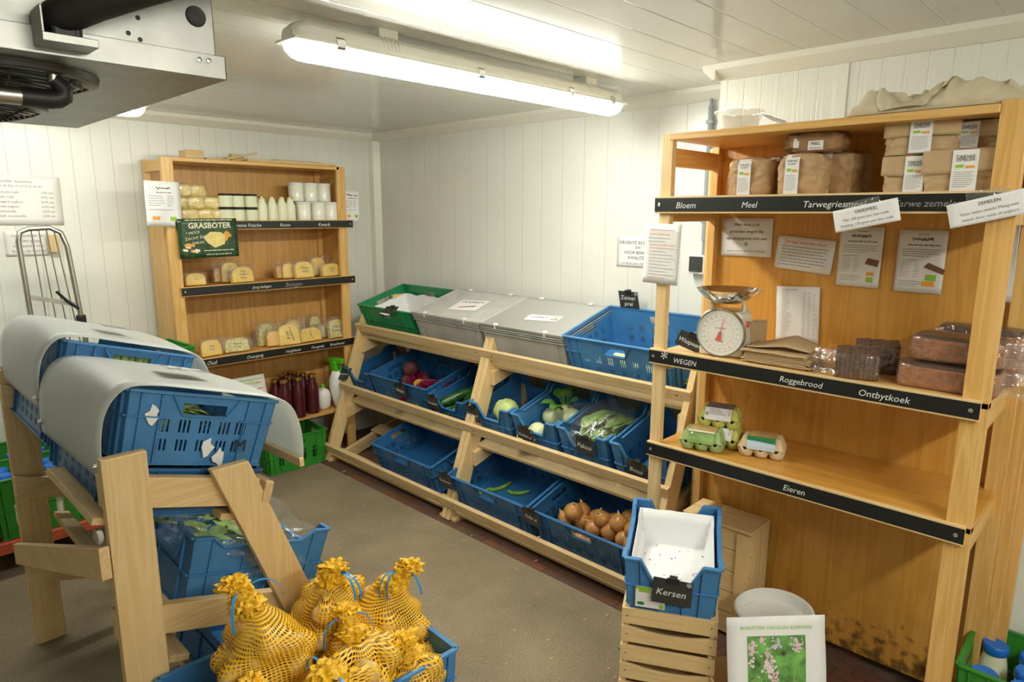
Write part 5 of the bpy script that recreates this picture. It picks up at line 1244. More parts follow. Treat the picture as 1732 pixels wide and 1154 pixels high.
# contents of the foreground crates
def leafy(name, label, cat, mat, n, W_, D_, z, L, wd, mname, seed, lift=.3):
    R_ = random.Random(seed); mb = MB()
    for k in range(n):
        a = R_.uniform(0, 6.28); leaf(mb, (R_.uniform(-W_, W_), R_.uniform(-D_, D_), z+R_.uniform(-.01, .02)), (math.cos(a), math.sin(a), R_.uniform(.0, lift)), L*R_.uniform(.7, 1.2), wd, .35, 0, k, .3)
    o = mb.build(name, M[mname], smooth=True); o.matrix_world = mat; return tag(o, label, cat)
M['endive'] = plain('yellow green endive', (.50, .62, .20), .5, noise_amt=.4, scale=25)
M['darkleaf'] = plain('brown green lettuce', (.085, .09, .02), .5, noise_amt=.5, scale=25)
leafy('endive', 'pale yellow green endive in the crate under the far cover', 'endive', CR_['fg_far'], 60, .20, .09, .10, .09, .035, 'endive', 3)
mb = MB()
for k in range(8): mb.blob((-.235+.01*(k % 2), -.08+k*.022, .125+.008*(k % 3)), (.02, .012, .035), 10, .2, 3, k)
o = mb.build('endive_hearts', M['endive'], smooth=True); o.matrix_world = CR_['fg_far']; tag(o, 'endive hearts showing in the handle slot of the far covered crate', 'endive')
leafy('red_lettuce', 'dark brown green lettuce in the crate under the near cover', 'lettuce', CR_['fg_near'], 60, .19, .12, .09, .09, .045, 'darkleaf', 4)
R_ = random.Random(31); mb = MB()
for k in range(40):
    a = R_.uniform(-.5, .5); b = R_.uniform(-.5, .9); c = Vector((-.215, .03, .12)); d_ = Vector((math.sin(a), math.cos(a)*.9*(1 if k % 2 else -1)*.8, b*.4)).normalized(); leaf(mb, c+Vector((R_.uniform(-.02, .02), R_.uniform(-.02, .02), R_.uniform(-.02, .02))), d_, R_.uniform(.04, .07), .016, .3, 0, k)
o = mb.build('pale_lettuce', M['endive'], smooth=True); o.matrix_world = CR_['fg_near']; tag(o, 'pale green leafy heart showing in the handle slot of the near covered crate', 'lettuce')
mb = MB()
for k in range(90):
    x, y = R_.uniform(-.24, -.02), R_.uniform(-.12, .14); a = R_.uniform(0, 6.28); z = .15+R_.uniform(-.02, .035)
    mb.tube([(x-.05*math.cos(a), y-.05*math.sin(a), z), (x, y, z+.014), (x+.05*math.cos(a), y+.05*math.sin(a), z-.004)], [.0015, .0042, .0015], 5)
o = mb.build('green_beans', M['bean'], smooth=True); o.matrix_world = CR_['fg_mid2']; tag(o, 'heap of thin green beans in the far crate of the middle foreground tier', 'green beans', kind='stuff')
r = thing('wrapped_greens', 'vegetables wrapped in clear film in the near crate of the middle foreground tier', 'vegetables', CR_['fg_mid'] @ TR((-.02, .0, .02)))
mb = MB()
for k in range(30): leaf(mb, (R_.uniform(-.15, .2), R_.uniform(-.12, .08), .06+R_.uniform(0, .04)), (R_.uniform(-1, 1), R_.uniform(-1, 1), .1), .10, .05, .3, 0, k)
mb.build('leaves', M['leafpale'], r, smooth=True)
mb = MB(); mb.blob((-.03, .0, .13), (.245, .17, .095), 34, .28, 3.4, 14, sq=.6); mb.build('film_wrap', M['film'], r, smooth=True)
mb = MB(); mb.box((-.02, -.095, .135), (.07, -.025, .139)); mb.build('label', M['paper'], r)

# ------------------------------------------------------------------ potatoes in yellow nets
PC = TR((.715, 1.39, .25), math.radians(-2.5))
crate('blue crate heaped with yellow nets of potatoes in the foreground', PC, .60, .40, .245, 'blue2', 'slit')
crate('blue crate standing on the floor underneath the potato crate', TR((.715, 1.39, 0), math.radians(-2.5)), .60, .40, .243, 'blue', 'slit')
def potato_bag(label, mat, R, Hh, seed, flop=(0, 0), ribbon=True, neck=.06):
    """net filled with potatoes; stands on its base, neck bunched at the top and bent over by flop"""
    r = thing('potato_net', label, 'potato bag', mat); R_ = random.Random(seed)
    pts = []; tries = 0
    while len(pts) < 24 and tries < 4000:
        tries += 1; z = R_.uniform(.02, Hh*.80); rm = (R*.86)*math.sin(PI*min(.97, .18+.72*z/Hh))**.55
        a = R_.uniform(0, 6.28); q = rm*math.sqrt(R_.random()); p = Vector((q*math.cos(a), q*math.sin(a), z)); pr = R_.uniform(.024, .031)
        if all((p-o_[0]).length > (pr+o_[1])*.86 for o_ in pts): pts.append((p, pr))
    for i, (p, pr) in enumerate(pts):
        if pot: o = pot[R_.randint(0, 2)].copy(); COL.objects.link(o); o.parent = r
        o.matrix_local = Matrix.Translation(p) @ Matrix.Rotation(R_.uniform(0, 6), 4, 'Z') @ Matrix.Rotation(R_.uniform(0, 6), 4, 'X') @ Matrix.Scale(pr/.03, 4)
    n, m = 48, 34; mb = MB(); uv = []; tot = Hh+neck
    for j in range(m+1):
        t = j/m
        for i in range(n+1):
            a = 2*PI*i/n; z = tot*t
            if z < Hh: base = R*.90*(math.sin(PI*min(1, .08+.92*z/Hh))**.5)*(1 if z < Hh*.5 else 1-.35*((z/Hh-.5)/.5)**1.5)
            else: base = 0
            base = max(base*.90, .010+.010*abs(z-(Hh+.012))/.03 if z > Hh*.93 else .010)
            d = Vector((math.cos(a), math.sin(a), 0)); ex = 0
            for p, pr in pts:
                dz = z-p.z; q2 = (pr+.007)**2-dz*dz
                if q2 <= 0: continue
                b = p.x*d.x+p.y*d.y; c = p.x*p.x+p.y*p.y-b*b
                if b > 0 and q2-c > 0: ex = max(ex, b+math.sqrt(q2-c))
            rr = max(base*.97, min(ex, R*1.15)) if z < Hh*.95 else base*(1+.35*math.sin(7*a+z*80))
            if z < Hh*.95 and ex > base: rr = ex
            off = Vector((flop[0], flop[1], 0))*max(0, (t-.55)/.45)**2; rr *= 1+.05*noise.noise(Vector((d.x*2+seed, d.y*2, z*9)))
            mb.v.append(Vector((rr*d.x, rr*d.y, z-(.35*off.length*max(0, (t-.8)/.2)))) + off); uv.append((i/n, z*3.2))
    # soften the lumps a little
    for _ in range(1):
        nv = list(mb.v)
        for j in range(1, m):
            for i in range(n+1):
                i0 = (i-1) % n; i1 = (i+1) % n; nv[j*(n+1)+i] = mb.v[j*(n+1)+i]*.4+(mb.v[j*(n+1)+i0]+mb.v[j*(n+1)+i1]+mb.v[(j-1)*(n+1)+i]+mb.v[(j+1)*(n+1)+i])*.15
        mb.v = nv
    mb.uv = uv; mb.f = [(j*(n+1)+i, j*(n+1)+i+1, (j+1)*(n+1)+i+1, (j+1)*(n+1)+i) for j in range(m) for i in range(n)]; mb.m = [0]*len(mb.f)
    mb.build('net', M['net'], r, smooth=True)
    top = Vector((flop[0], flop[1], tot))
    mb = MB(); k = top-Vector((flop[0]*.35, flop[1]*.35, neck*.75))
    mb.blob(k, (.024, .024, .028), 26, .45, 3, seed); mb.blob(k+Vector((flop[0]*.25, flop[1]*.25, .022)), (.034, .026, .020), 30, .75, 3.5, seed+3); mb.blob(k+Vector((-flop[0]*.3, -flop[1]*.3+.01, -.02)), (.040, .034, .022), 30, .5, 4, seed+5); mb.build('bunched_neck', M['netsolid'], r, smooth=True)
    if ribbon:
        mb = MB()
        for q in range(3):
            a = R_.uniform(0, 6.28); c = Vector((math.cos(a), math.sin(a), 0)); L = R_.uniform(.05, .09)
            pth = [k, k+c*L*.4+Vector((0, 0, .03)), k+c*L*.9+Vector((0, 0, .028)), k+c*L*1.15+Vector((0, 0, -.01)), k+c*L*1.1+Vector((0, 0, -.04))]
            sm_ = []
            for q9 in range(13):
                t9 = q9/12; b9 = [math.comb(4, z9)*t9**z9*(1-t9)**(4-z9) for z9 in range(5)]; sm_.append(sum((pth[z9]*b9[z9] for z9 in range(5)), Vector((0, 0, 0))))
            for p_, q_ in zip(sm_[:-1], sm_[1:]): mb.beam(p_, q_, .006, .0012)
        mb.build('ribbon', M['ribbon'], r)
    return r
pot = []
for sdd in range(3):
    mb = MB(); mb.blob((0, 0, 0), (.038, .029, .027), 14, .14, 1.8, sdd+5); o = mb.build('potato', M['potato'], smooth=True); pot.append(o)
bags = [
 ('large net of potatoes standing upright at the left of the potato crate', (.615, 1.375, .42), (.10, -.03), .125, .30, 3, (.06, .0), True, .07),
 ('net of potatoes at the back centre of the potato crate, blue ribbon loops on top', (.80, 1.465, .43), (.05, .0), .115, .235, 8, (.02, -.02), True, .055),
 ('net of potatoes at the right of the crate, its neck flopped to the left', (.945, 1.395, .40), (.12, .05), .130, .215, 12, (-.10, -.01), True, .055),
 ('net of potatoes in the front middle of the heap with blue ribbon across it', (.79, 1.275, .43), (.10, .10), .105, .165, 21, (.05, -.02), True, .055),
 ('front net of potatoes cut off by the bottom edge of the picture', (.675, 1.20, .41), (.0, .1), .105, .185, 27, (-.05, .0), True, .05),
 ('small side of a potato net low in the left corner of the potato crate', (.512, 1.285, .415), (.05, -.05), .088, .17, 33, (.01, .0), False, .03),
 ('net of potatoes deep in the right front of the crate', (.91, 1.25, .33), (.1, .1), .115, .19, 41, (.0, .03), False, .03),
 ('net of potatoes at the bottom of the crate under the tall ones', (.66, 1.42, .26), (0, 0), .12, .17, 44, (.0, .0), False, .02),
]
for lab, loc, (ry, rx), R, Hh, sd_, fl_, rb, nk in bags: potato_bag(lab, TR(loc, sd_*.7, rx, ry), R, Hh, sd_, fl_, rb, nk)
for o in pot: bpy.data.objects.remove(o)

# ------------------------------------------------------------------ goods on the right shelf
def ry(u, x): d = CR*((u-866)/FPX)-CU*(-200/FPX)+CF; return at(u, 400, x=x).y
def flour_bag(label, mat, wd, dp, ht, mname, seed, fold=False, lab=True, lx=0):
    r = thing('flour_bag', label, 'paper bag', mat); R_ = random.Random(seed); mb = MB()
    def fn(u, v):      # u round, v up
        a = 2*PI*u; c, s_ = math.cos(a), math.sin(a); e = .58 if not fold else .25
        x = math.copysign(abs(c)**e, c)*wd/2; y = math.copysign(abs(s_)**e, s_)*dp/2
        z = ht*v; k = 1
        if fold: y *= 1-.12*max(0, (v-.9)/.1)
        else: k = 1-.10*max(0, (v-.82)/.18)**2-.06*max(0, (.15-v)/.15)+.03*math.sin(PI*v)
        w_ = noise.noise(Vector((c*2.5+seed*3.7, s_*2.5, v*6)))*.0075+noise.noise(Vector((c*7+seed, s_*7, v*18)))*.003
        return (x*k+w_*c, y*k+w_*s_, z)
    mb.grid(fn, 48, 22)
    n0 = len(mb.v); top = [Vector(fn(i/48, 1)) for i in range(48)]
    c = Vector((0, 0, ht+(.012 if not fold else .004)))
    mb.v += [c]+[p*.55+c*.45+Vector((0, 0, .006*noise.noise(p*60))) for p in top]+top
    for i in range(48):
        j = (i+1) % 48; mb.f.append((n0, n0+1+i, n0+1+j)); mb.f.append((n0+1+i, n0+49+i, n0+49+j, n0+1+j)); mb.m += [0, 0]
    bag = mb.build('bag', M[mname], r, smooth=True, weld=True)
    if fold:
        mb = MB()
        def fp(u, v):
            z = ht+.004+.002*noise.noise(Vector((u*5, v*5, seed))); y = -dp/2-.004+(dp*.98)*v
            if v < .28: q = v/.28; return ((u-.5)*wd*(1.03), -dp/2-.006+.002*math.sin(6*u), ht*(.50+.50*q)+.004*math.sin(3*u+seed))
            q = (v-.28)/.72; return ((u-.5)*wd*1.03, -dp/2+dp*.98*q-.004, z)
        mb.grid(fp, 12, 16); mb.build('folded_top', M[mname], r, smooth=True, solid=.002)
    if lab:
        yl = -dp/2-(.0085 if fold else .0065)
        T = plane((lx, yl, ht*.53), (1, 0, 0), (0, 0, 1)); mb = MB(); lw, lh = wd*.30, ht*.98
        def fl(u, v):
            z = (v-.5)*lh
            if fold: return ((u-.5)*lw, z, 0)
            return ((u-.5)*lw, z, -max(0, v-.85)*.10)
        mb.grid(fl, 3, 14, 0, T); lo = mb.build('label', M['paper'], r, solid=.001)
        mb = MB(); R2 = random.Random(seed); T2 = T @ Matrix.Translation((0, 0, .0014))
        put_text(mb, 'TARWE', 0, lh*.33, lw*.22, 0, T=T2); put_text(mb, 'BLOEM' if not fold else 'ZEMELEN', 0, lh*.26, lw*.17, 0, T=T2)
        quad(mb, -lw*.35, lh*.08, -lw*.04, lh*.15, 3, T=T2); quad(mb, lw*.05, lh*.06, lw*.38, lh*.12, 2, T=T2)
        body_rows(mb, -lw*.4, lw*.4, -lh*.03, lh*.05, 8, lh*.018, 1, R2, T=T2)
        mb.build('print', [M['ink'], M['inkgrey'], M['inkorange'], M['inkgreen']], lo)
    return r
def on_r(u, z, dx, rz=0): x = RX0+dx; return TR((x, ry2(u, z, x), z), FACE_X+rz)
def on_r5(u, dx, rz=0): x = RX0+dx; return TR((x, ry2(u, Z1+.05, x), Z1), FACE_X+rz)
def ry2(u, z, x):
    # y on plane x where column u is seen at height z
    y = 1.0
    for _ in range(6):
        P = Vector((x, y, z-CAM_H)); d = P.dot(CF); v = 577-FPX*P.dot(CU)/d; y = at(u, v, x=x).y
    return y
Z1 = RZ[0]+.001
flour_bag('round brown flour bag at the far left of the top flour shelf', on_r5(1273, .12, .1), .140, .10, .118, 'kraft', 3, lx=-.01)
flour_bag('brown flour bag half hidden behind the two front ones on the top flour shelf', on_r5(1318, .20, -.1), .10, .09, .125, 'kraft', 5, lx=.0)
flour_bag('round brown flour bag in the middle of the left group on the top flour shelf', on_r5(1360, .10, .05), .138, .10, .122, 'kraft', 7, lx=-.02)
flour_bag('brown flour bag right of the middle one, label at its left side', on_r5(1421, .18, -.1), .105, .10, .125, 'kraft', 9, lx=-.025)
flour_bag('plain brown flour bag at the right end of the left group, no label showing', on_r5(1443, .29, -.1), .10, .08, .135, 'kraft', 11, lab=False)
flour_bag('lower left folded kraft bag of wheat bran on the right of the top flour shelf', on_r5(1557, .11), .160, .12, .098, 'kraftlight', 15, True)
flour_bag('lower right folded kraft bag of wheat bran beside the front right post', on_r5(1640, .09), .19, .12, .106, 'kraftlight', 17, True)
flour_bag('upper left folded kraft bag of wheat bran, stacked on the lower left one', on_r(1566, Z1+.15, .12, .05) @ Matrix.Translation((0, 0, .106-.15)), .175, .12, .090, 'kraftlight', 19, True)
flour_bag('upper right folded kraft bag of wheat bran, stacked on the lower right one', on_r(1645, Z1+.15, .15, .05) @ Matrix.Translation((0, 0, .114-.15)), .15, .12, .068, 'kraftlight', 21, True)
r = thing('flour_bag', 'dark brown flour bag lying flat on top of the standing bags', 'paper bag', on_r(1382, Z1+.15, .14, .05) @ Matrix.Translation((0, 0, -.15+.127)))
mb = MB(); mb.blob((0, 0, .036), (.088, .065, .034), 28, .22, 3.5, 6, sq=.6); mb.build('bag', M['kraftdark'], r, smooth=True)
mb = MB(); mb.box((-.006, -.0665, .010), (.038, -.0655, .036)); lb = mb.build('label', M['paper'], r); mb = MB(); T = plane((.016, -.0668, .023), (1, 0, 0), (0, 0, 1)); put_text(mb, 'MEEL', 0, .004, .012, T=T); scribble(mb, -.018, .018, -.008, .003, 0, R_, T=T); mb.build('print', M['ink'], lb)
mb = MB(); mb.box((-.050, -.0655, .018), (-.033, -.0645, .046)); mb.build('seal_sticker', M['white'], r, bevel=.004)

# kitchen scale
sx_ = RX0+.055
p = Vector((sx_, ry2(1219, 1.16, sx_), RZ[1]+.001))
r = thing('kitchen_scale', 'cream kitchen scale with round dial and steel bowl on the WEGEN shelf', 'scale', TR(p, FACE_X+.18))
mb = MB(); mb.prism([(-.075, 0), (.075, 0), (.068, .143), (.055, .154), (-.055, .154), (-.068, .143)], 'y', .0, .115); mb.build('body', M['cream'], r, smooth=True, bevel=.006)
T = plane((0, -.001, .083), (1, 0, 0), (0, 0, 1))
mb = MB(); mb.lathe([(.0, .0), (.077, .0), (.077, .012), (.0, .012)], 48, T=T); dl = mb.build('dial', M['white'], r, smooth=True)
mb = MB(); mb.lathe([(.078, -.006), (.0825, -.004), (.083, .014), (.081, .017), (.0775, .0165), (.077, .010)], 48, T=T); mb.build('rim', M['chrome'], r, smooth=True)
mb = MB(); T2 = T @ Matrix.Translation((0, 0, .0122))
for k in range(120):
    a = 2*PI*k/120; L = .006 if k % 6 == 0 else .003; c, s_ = math.cos(a), math.sin(a); n = Vector((-s_, c, 0))*.0004; e = Vector((c, s_, 0))
    mb.add([e*.068+n, e*.068-n, e*(.068-L)-n, e*(.068-L)+n], [(0, 1, 2, 3)], 0, T2)
    a2 = .0003
    e2 = e*.045; mb.add([e2+n*.6, e2-n*.6, e*.042-n*.6, e*.042+n*.6], [(0, 1, 2, 3)], 1, T2)
for k in range(20):
    a = PI/2-2*PI*k/20; put_text(mb, str(k if k else 0), .0565*math.cos(a), .0565*math.sin(a), .009, 0, T=T2)
scribble(mb, -.018, .018, .016, .004, 1, R_, T=T2); scribble(mb, -.012, .012, -.03, .003, 0, R_, T=T2)
mb.build('markings', [M['inkgrey'], M['inkred']], dl)
mb = MB(); T3 = T @ Matrix.Translation((0, 0, .0145)) @ Matrix.Rotation(-.22, 4, 'Z')
mb.add([(-.0016, 0, 0), (.0016, 0, 0), (.0003, .062, 0), (-.0003, .062, 0)], [(0, 1, 2, 3)], 0, T3); mb.add([(-.003, .002, 0), (.003, .002, 0), (.011, -.03, 0), (0, -.026, 0), (-.011, -.03, 0)], [(0, 1, 2, 3, 4)], 0, T3)
mb.build('needle', M['inkred'], dl, solid=.0006)
mb = MB(); mb.lathe([(.005, .012), (.005, .017), (0, .018)], 14, T=T); mb.build('needle_hub', M['chrome'], dl)
mb = MB(); mb.box((-.05, .02, .154), (.05, .095, .158)); mb.build('top_plate', M['zinc'], r, bevel=.001)
for sx in (-.055, .055):
    mb = MB(); mb.tube([(sx, .055, .152), (sx, .055, .176)], .0065, 10); mb.beam((sx, .055, .176), (sx*1.15, .055, .208), .018, .005, up=(1, 0, 0)); mb.build('bowl_arm', M['cream'], r, smooth=True)
mb = MB(); mb.lathe([(0, .204), (.045, .206), (.075, .222), (.098, .243), (.108, .2535), (.106, .2545), (.095, .245), (.073, .225), (.044, .2085), (0, .2065)], 48, T=TR((0, .055, -.027))); mb.build('bowl', M['chrome'], r, smooth=True)
mb = MB(); mb.lathe([(.010, 0), (.012, -.018), (.010, -.022)], 12, T=plane((.077, .05, .11), (0, 1, 0), (0, 0, 1)) ); mb.build('knob', M['inkred'], r, smooth=True)
# things around the scale
p = at(1167, 590, x=RX0+.05)
o_ = price_card('Waspeen', plane((RX0+.06, ry2(1168, 1.13, RX0+.06), RZ[1]+.034), (.25, -1, -.35), (.25, 0.2, 1)), wd=.10, ht=.055, size=.022); o_['label'] = 'grey written card leaning sideways at the left of the kitchen scale'
mb = MB(); mb.box((-.02, -.035, 0), (.02, .035, .115)); o = mb.build('carton', M['kraftlight'], bevel=.001); o.matrix_world = TR((RX0+.20, ry2(1281, 1.13, RX0+.20), RZ[1]+.001), FACE_X+.2); tag(o, 'narrow brown carton standing behind the right side of the kitchen scale', 'carton')
# stack of kraft bags
rr_ = random.Random(6); bagcol = 0; kb = None
for k in range(9):
    x = RX0+.10; m = TR((x+rr_.uniform(-.006, .006), ry2(1322, 1.11, x)+rr_.uniform(-.01, .01), RZ[1]+.001+k*.0048), FACE_X+rr_.uniform(-.04, .04))
    if kb is None:
        mb = MB(); 
        def fn(u, v): return ((u-.5)*.21, (v-.5)*.14, .0022+.0018*noise.noise(Vector((u*6, v*5, 3)))+.004*math.exp(-((u-.5)*22)**2)*.3)
        mb.grid(fn, 16, 10); kb = mb.build('paper_bag', M['kraftlight'], smooth=True, solid=.003); kb.matrix_world = m; tag(kb, 'flat kraft paper bag in the pile right of the kitchen scale', 'paper bag', 'flat kraft bags in the pile')
    else: o = kb.copy(); COL.objects.link(o); o.matrix_world = m
mb = MB()
def fn(u, v): return ((u-.5)*.20, (v-.5)*.13, .004+.030*max(0, 1-abs(u-.6)*2.2)*(.4+.6*v))
mb.grid(fn, 16, 8); o = mb.build('paper_bag', M['kraftlight'], smooth=True, solid=.003); o.matrix_world = TR((RX0+.13, ry2(1325, 1.15, RX0+.13), RZ[1]+.046), FACE_X+.1); tag(o, 'half opened kraft bag standing up like a tent on the bag pile', 'paper bag')
# rye breads and cakes
def loaf(label, mat, wd, dp, ht, mname, sliced=False, topm=None, seed=1, cat='bread', name='rye_bread', flap=1):
    r = thing(name, label, cat, mat)
    if sliced:
        n = 9
        for i in range(n):
            if i < 5 or True:
                mb = MB(); a = -wd/2+wd*i/n; mb.box((a+.0002, -dp/2, 0), (a+wd/n-.0004, dp/2, ht+.0012*(i % 3))); mb.build('slice', M[mname], r, bevel=.002)
    else:
        mb = MB(); mb.box((-wd/2, -dp/2, 0), (wd/2, dp/2, ht*.93)); mb.build('loaf', M[mname], r, bevel=.010, seg=3, smooth=True)
        mb = MB(); mb.blob((0, 0, ht*.93), (wd/2-.002, dp/2-.002, ht*.09), 24, .05, 2, seed, sq=.3); mb.build('top_crust', M[topm], r, smooth=True)
    mb = MB(); mb.blob((0, 0, ht*.5), (wd/2*1.03+.003, dp/2*1.05+.003, ht*.56), 34, .035, 5, seed, sq=.28)
    def fl(u, v): p = Vector((flap*(wd/2+.065*u), (v-.5)*dp*(1+.3*u)*.8, ht*(.15+.75*v)+.012*math.sin(7*v+5*u))); p.x += .008*math.sin(9*v); return p
    mb.grid(fl, 8, 10)
    def fl2(u, v): return Vector((flap*(wd/2+.06*u), -dp/2*.9+.012*math.sin(8*v)+dp*.3*u, ht*(.05+.95*v)))
    mb.grid(fl2, 8, 10); mb.build('plastic_bag', M['film'], r, smooth=True); return r
zc = RZ[1]+.002
loaf('sliced dark rye bread in clear film, front one right of the kraft bags', TR((RX0+.085, ry2(1447, 1.12, RX0+.085), zc), FACE_X+.30), .115, .12, .078, 'rye', True, seed=3, flap=-1)
loaf('second sliced dark rye bread, behind the front one', TR((RX0+.215, ry2(1478, 1.13, RX0+.2), zc), FACE_X+.30), .12, .12, .085, 'rye', True, seed=4, flap=1)
m0 = TR((RX0+.11, ry2(1572, 1.12, RX0+.03)-.03, zc), FACE_X+.03)
loaf('lower brown breakfast cake in clear film at the right of the bread shelf', m0, .235, .13, .068, 'cake', topm='caketop', seed=5, name='breakfast_cake', cat='cake')
loaf('upper brown breakfast cake in clear film, on top of the lower one', TR((RX0+.125, ry2(1590, 1.22, RX0+.05)-.03, zc+.076), FACE_X+.02), .215, .12, .070, 'cake', topm='caketop', seed=6, name='breakfast_cake', cat='cake')
loaf('rear breakfast cake, only its dark top showing behind the upper one', TR((RX0+.28, ry2(1590, 1.22, RX0+.1)-.06, zc), FACE_X), .21, .10, .155, 'cake', topm='caketop', seed=7, name='breakfast_cake', cat='cake')
# egg cartons
def carton(label, mat, mname, pic):
    r = thing('egg_carton', label, 'egg carton', mat); W2, D2 = .076, .052
    cups = [(cx, cy) for cx in (-.05, 0, .05) for cy in (-.025, .025)]
    nx, ny = 46, 30
    def field(x, y): return max(0, max(1-((x-cx)**2+(y-cy)**2)/(.0285**2) for cx, cy in cups))
    def bot(u, v):
        x, y = (u-.5)*2*W2, (v-.5)*2*D2; return (x, y, .034*(1-min(1, 1.9*field(x, y))**.7))
    def top(u, v):
        x, y = (u-.5)*2*W2, (v-.5)*2*D2
        f = min(1, 1.7*max(0, max(1-((x-cx)**2+(y-cy)**2)/(.031**2) for cx, cy in cups)))**.6
        fx = min(1, max(0, (W2-.004-abs(x))/.014)); fy = min(1, max(0, (D2-.003-abs(y))/.018)); inner = 1 if abs(x) < .040 and abs(y) < .03 else 0
        return (x, y, .0345+.034*min(1, max(f, .9*inner))*min(fx, fy)**.6)
    mb = MB(); mb.grid(bot, nx, ny); mb.build('tray', M[mname], r, smooth=True, solid=.0015)
    mb = MB(); mb.grid(top, nx, ny); mb.build('lid', M[mname], r, smooth=True, solid=.0015)
    mb = MB(); prof = [(-D2-.003, .030), (-D2-.001, .042), (-.036, .0705), (.036, .0705)]
    vs = []; 
    for x in (-.046, .046): vs += [(x, a, b) for a, b in prof]
    for i in range(3): mb.add([vs[i], vs[i+4], vs[i+5], vs[i+1]][::1], [(0, 1, 2, 3)], {0: 0, 1: 0, 2: 1}[i])
    c1, c2 = {'w': ('paper', 'inkgrey'), 'g': ('leafpale', 'potato'), 'b': ('skyprint', 'potato')}[pic]
    lb = mb.build('label', [M[c1], M[c2]], r, solid=.0008)
    mb = MB(); R2 = random.Random(len(label)); T = plane((0, -.0545, .036), (1, 0, 0), (0, .35, .8))
    T = plane((0, -(D2+.036)/2-.0022, .0585), (1, 0, 0), (0, D2-.036, .0285))
    if pic == 'w':
        for i in range(4): scribble(mb, -.03, .03, .010-i*.006, .0028, 0, R2, R2.uniform(.5, 1), T=T)
        quad(mb, -.042, -.014, -.034, -.004, 0, T=T); body_rows(mb, .034, .044, .012, .004, 6, .002, 0, R2, T=T)
    elif pic == 'g':
        quad(mb, -.046, .010, .046, .016, 3, T=T, z=.0006)
        for k in range(26): x, y_ = R2.uniform(-.02, .025), R2.uniform(-.016, .004); mb.add([(x-.005, y_-.001, .0008+k*1e-5), (x, y_-.003, .0008+k*1e-5), (x+.004, y_, .0008+k*1e-5), (x, y_+.003, .0008+k*1e-5)], [(0, 1, 2, 3)], (1, 0+0, 2)[k % 3])
        quad(mb, -.036, .0, -.028, .007, 1, T=T, z=.0009)
    else:
        quad(mb, -.046, .001, .046, .016, 3, T=T, z=.0006)
        mb.add([(-.046, .001, .0007), (.046, .004, .0007), (.046, -.004, .0007), (.0, .0, .0007), (-.046, .004, .0007)], [(0, 1, 2, 3, 4)], 3, T)
        for k in range(20): x, y_ = R2.uniform(-.04, .02), R2.uniform(-.016, -.003); mb.add([(x-.006, y_, .0008+k*1e-5), (x, y_-.004, .0008+k*1e-5), (x+.005, y_, .0008+k*1e-5), (x, y_+.004, .0008+k*1e-5)], [(0, 1, 2, 3)], (1, 2)[k % 2])
    mats = {'w': ['inkgrey', 'inkgrey', 'inkgrey', 'paper'], 'g': ['beet', 'paper', 'potato', 'creamprint'], 'b': ['inkred', 'paper', 'potato', 'greenprint']}[pic]
    mb.build('print', [M[q] for q in mats], lb); return r
M['skyprint'] = plain('pale blue print', (.55, .68, .80), .5); M['greenprint'] = plain('dark green print', (.01, .22, .06), .5)
ze = RZ[2]+.003
carton('yellow green egg carton with a white label, upper one of the stack of two', TR((RX0+.155, ry2(1217, .83, RX0+.155), ze+.0705), FACE_X+.28), 'eggyellow', 'w')
carton('yellow green egg carton underneath the white-labelled one', TR((RX0+.155, ry2(1219, .77, RX0+.155), ze), FACE_X+.24), 'eggyellow', 'w')
carton('pale green egg carton with a flower picture, frontmost on the egg shelf', TR((RX0+.075, ry2(1189, .77, RX0+.075), ze), FACE_X+.28), 'egggreen', 'g')
carton('beige egg carton with a dark green and sky picture, right of the stack', TR((RX0+.155, ry2(1288, .77, RX0+.155), ze), FACE_X+.30), 'eggbeige', 'b')
# shelf top: bowl, papers, canvas bags
zt_ = RTOP+.001
M['clearbowl'] = film('clear plastic bowl', clear=.72, bump=.1)
mb = MB(); mb.lathe([(0, .001), (.052, .001), (.060, .01), (.074, .052), (.080, .056), (.080, .059), (.073, .056), (.058, .012), (.05, .003), (0, .003)], 36)
o = mb.build('plastic_bowl', M['clearbowl'], smooth=True); o.matrix_world = TR((RX0+.09, ry2(1250, 1.9, RX0+.09), zt_)); tag(o, 'clear plastic bowl on the left end of the flour shelf top', 'bowl')
def fn(u, v): return ((u-.5)*.30, (v-.5)*.21, .003+.035*max(0, .25-u)**1.0*4*(.25-u if u < .25 else 0)*4+.003*noise.noise(Vector((u*4, v*4, 0))))
mb = MB(); mb.grid(fn, 20, 10); o = mb.build('paper_sheet', M['paper'], smooth=True, solid=.001); o.matrix_world = TR((RX0+.14, ry2(1390, 1.87, RX0+.14), zt_), FACE_X+.05); tag(o, 'loose white papers with a curled left edge on the flour shelf top', 'paper')
r = thing('canvas_bags', 'crumpled heap of natural canvas bags on the right of the flour shelf top', 'fabric bags', TR((RX0+.14, ry2(1590, 1.9, RX0+.12), zt_), FACE_X))
def cvh(x, y):
    u, v = x/.40+.5, y/.26+.5; e = max(0, 1-max(abs(u-.5), abs(v-.5))*2)
    return max(.002, min(1, e*5)**.5*(.044+.022*noise.noise(Vector((u*5, v*4, 1.7)))+.040*abs(noise.noise(Vector((u*9, v*7, 5.1))))+.010*math.sin(u*11+v*5)))
def fn(u, v): x, y = (u-.5)*.40, (v-.5)*.26; return (x, y, cvh(x, y))
mb = MB(); mb.grid(fn, 60, 34); mb.build('bag_fabric', M['canvas'], r, smooth=True, solid=.002)
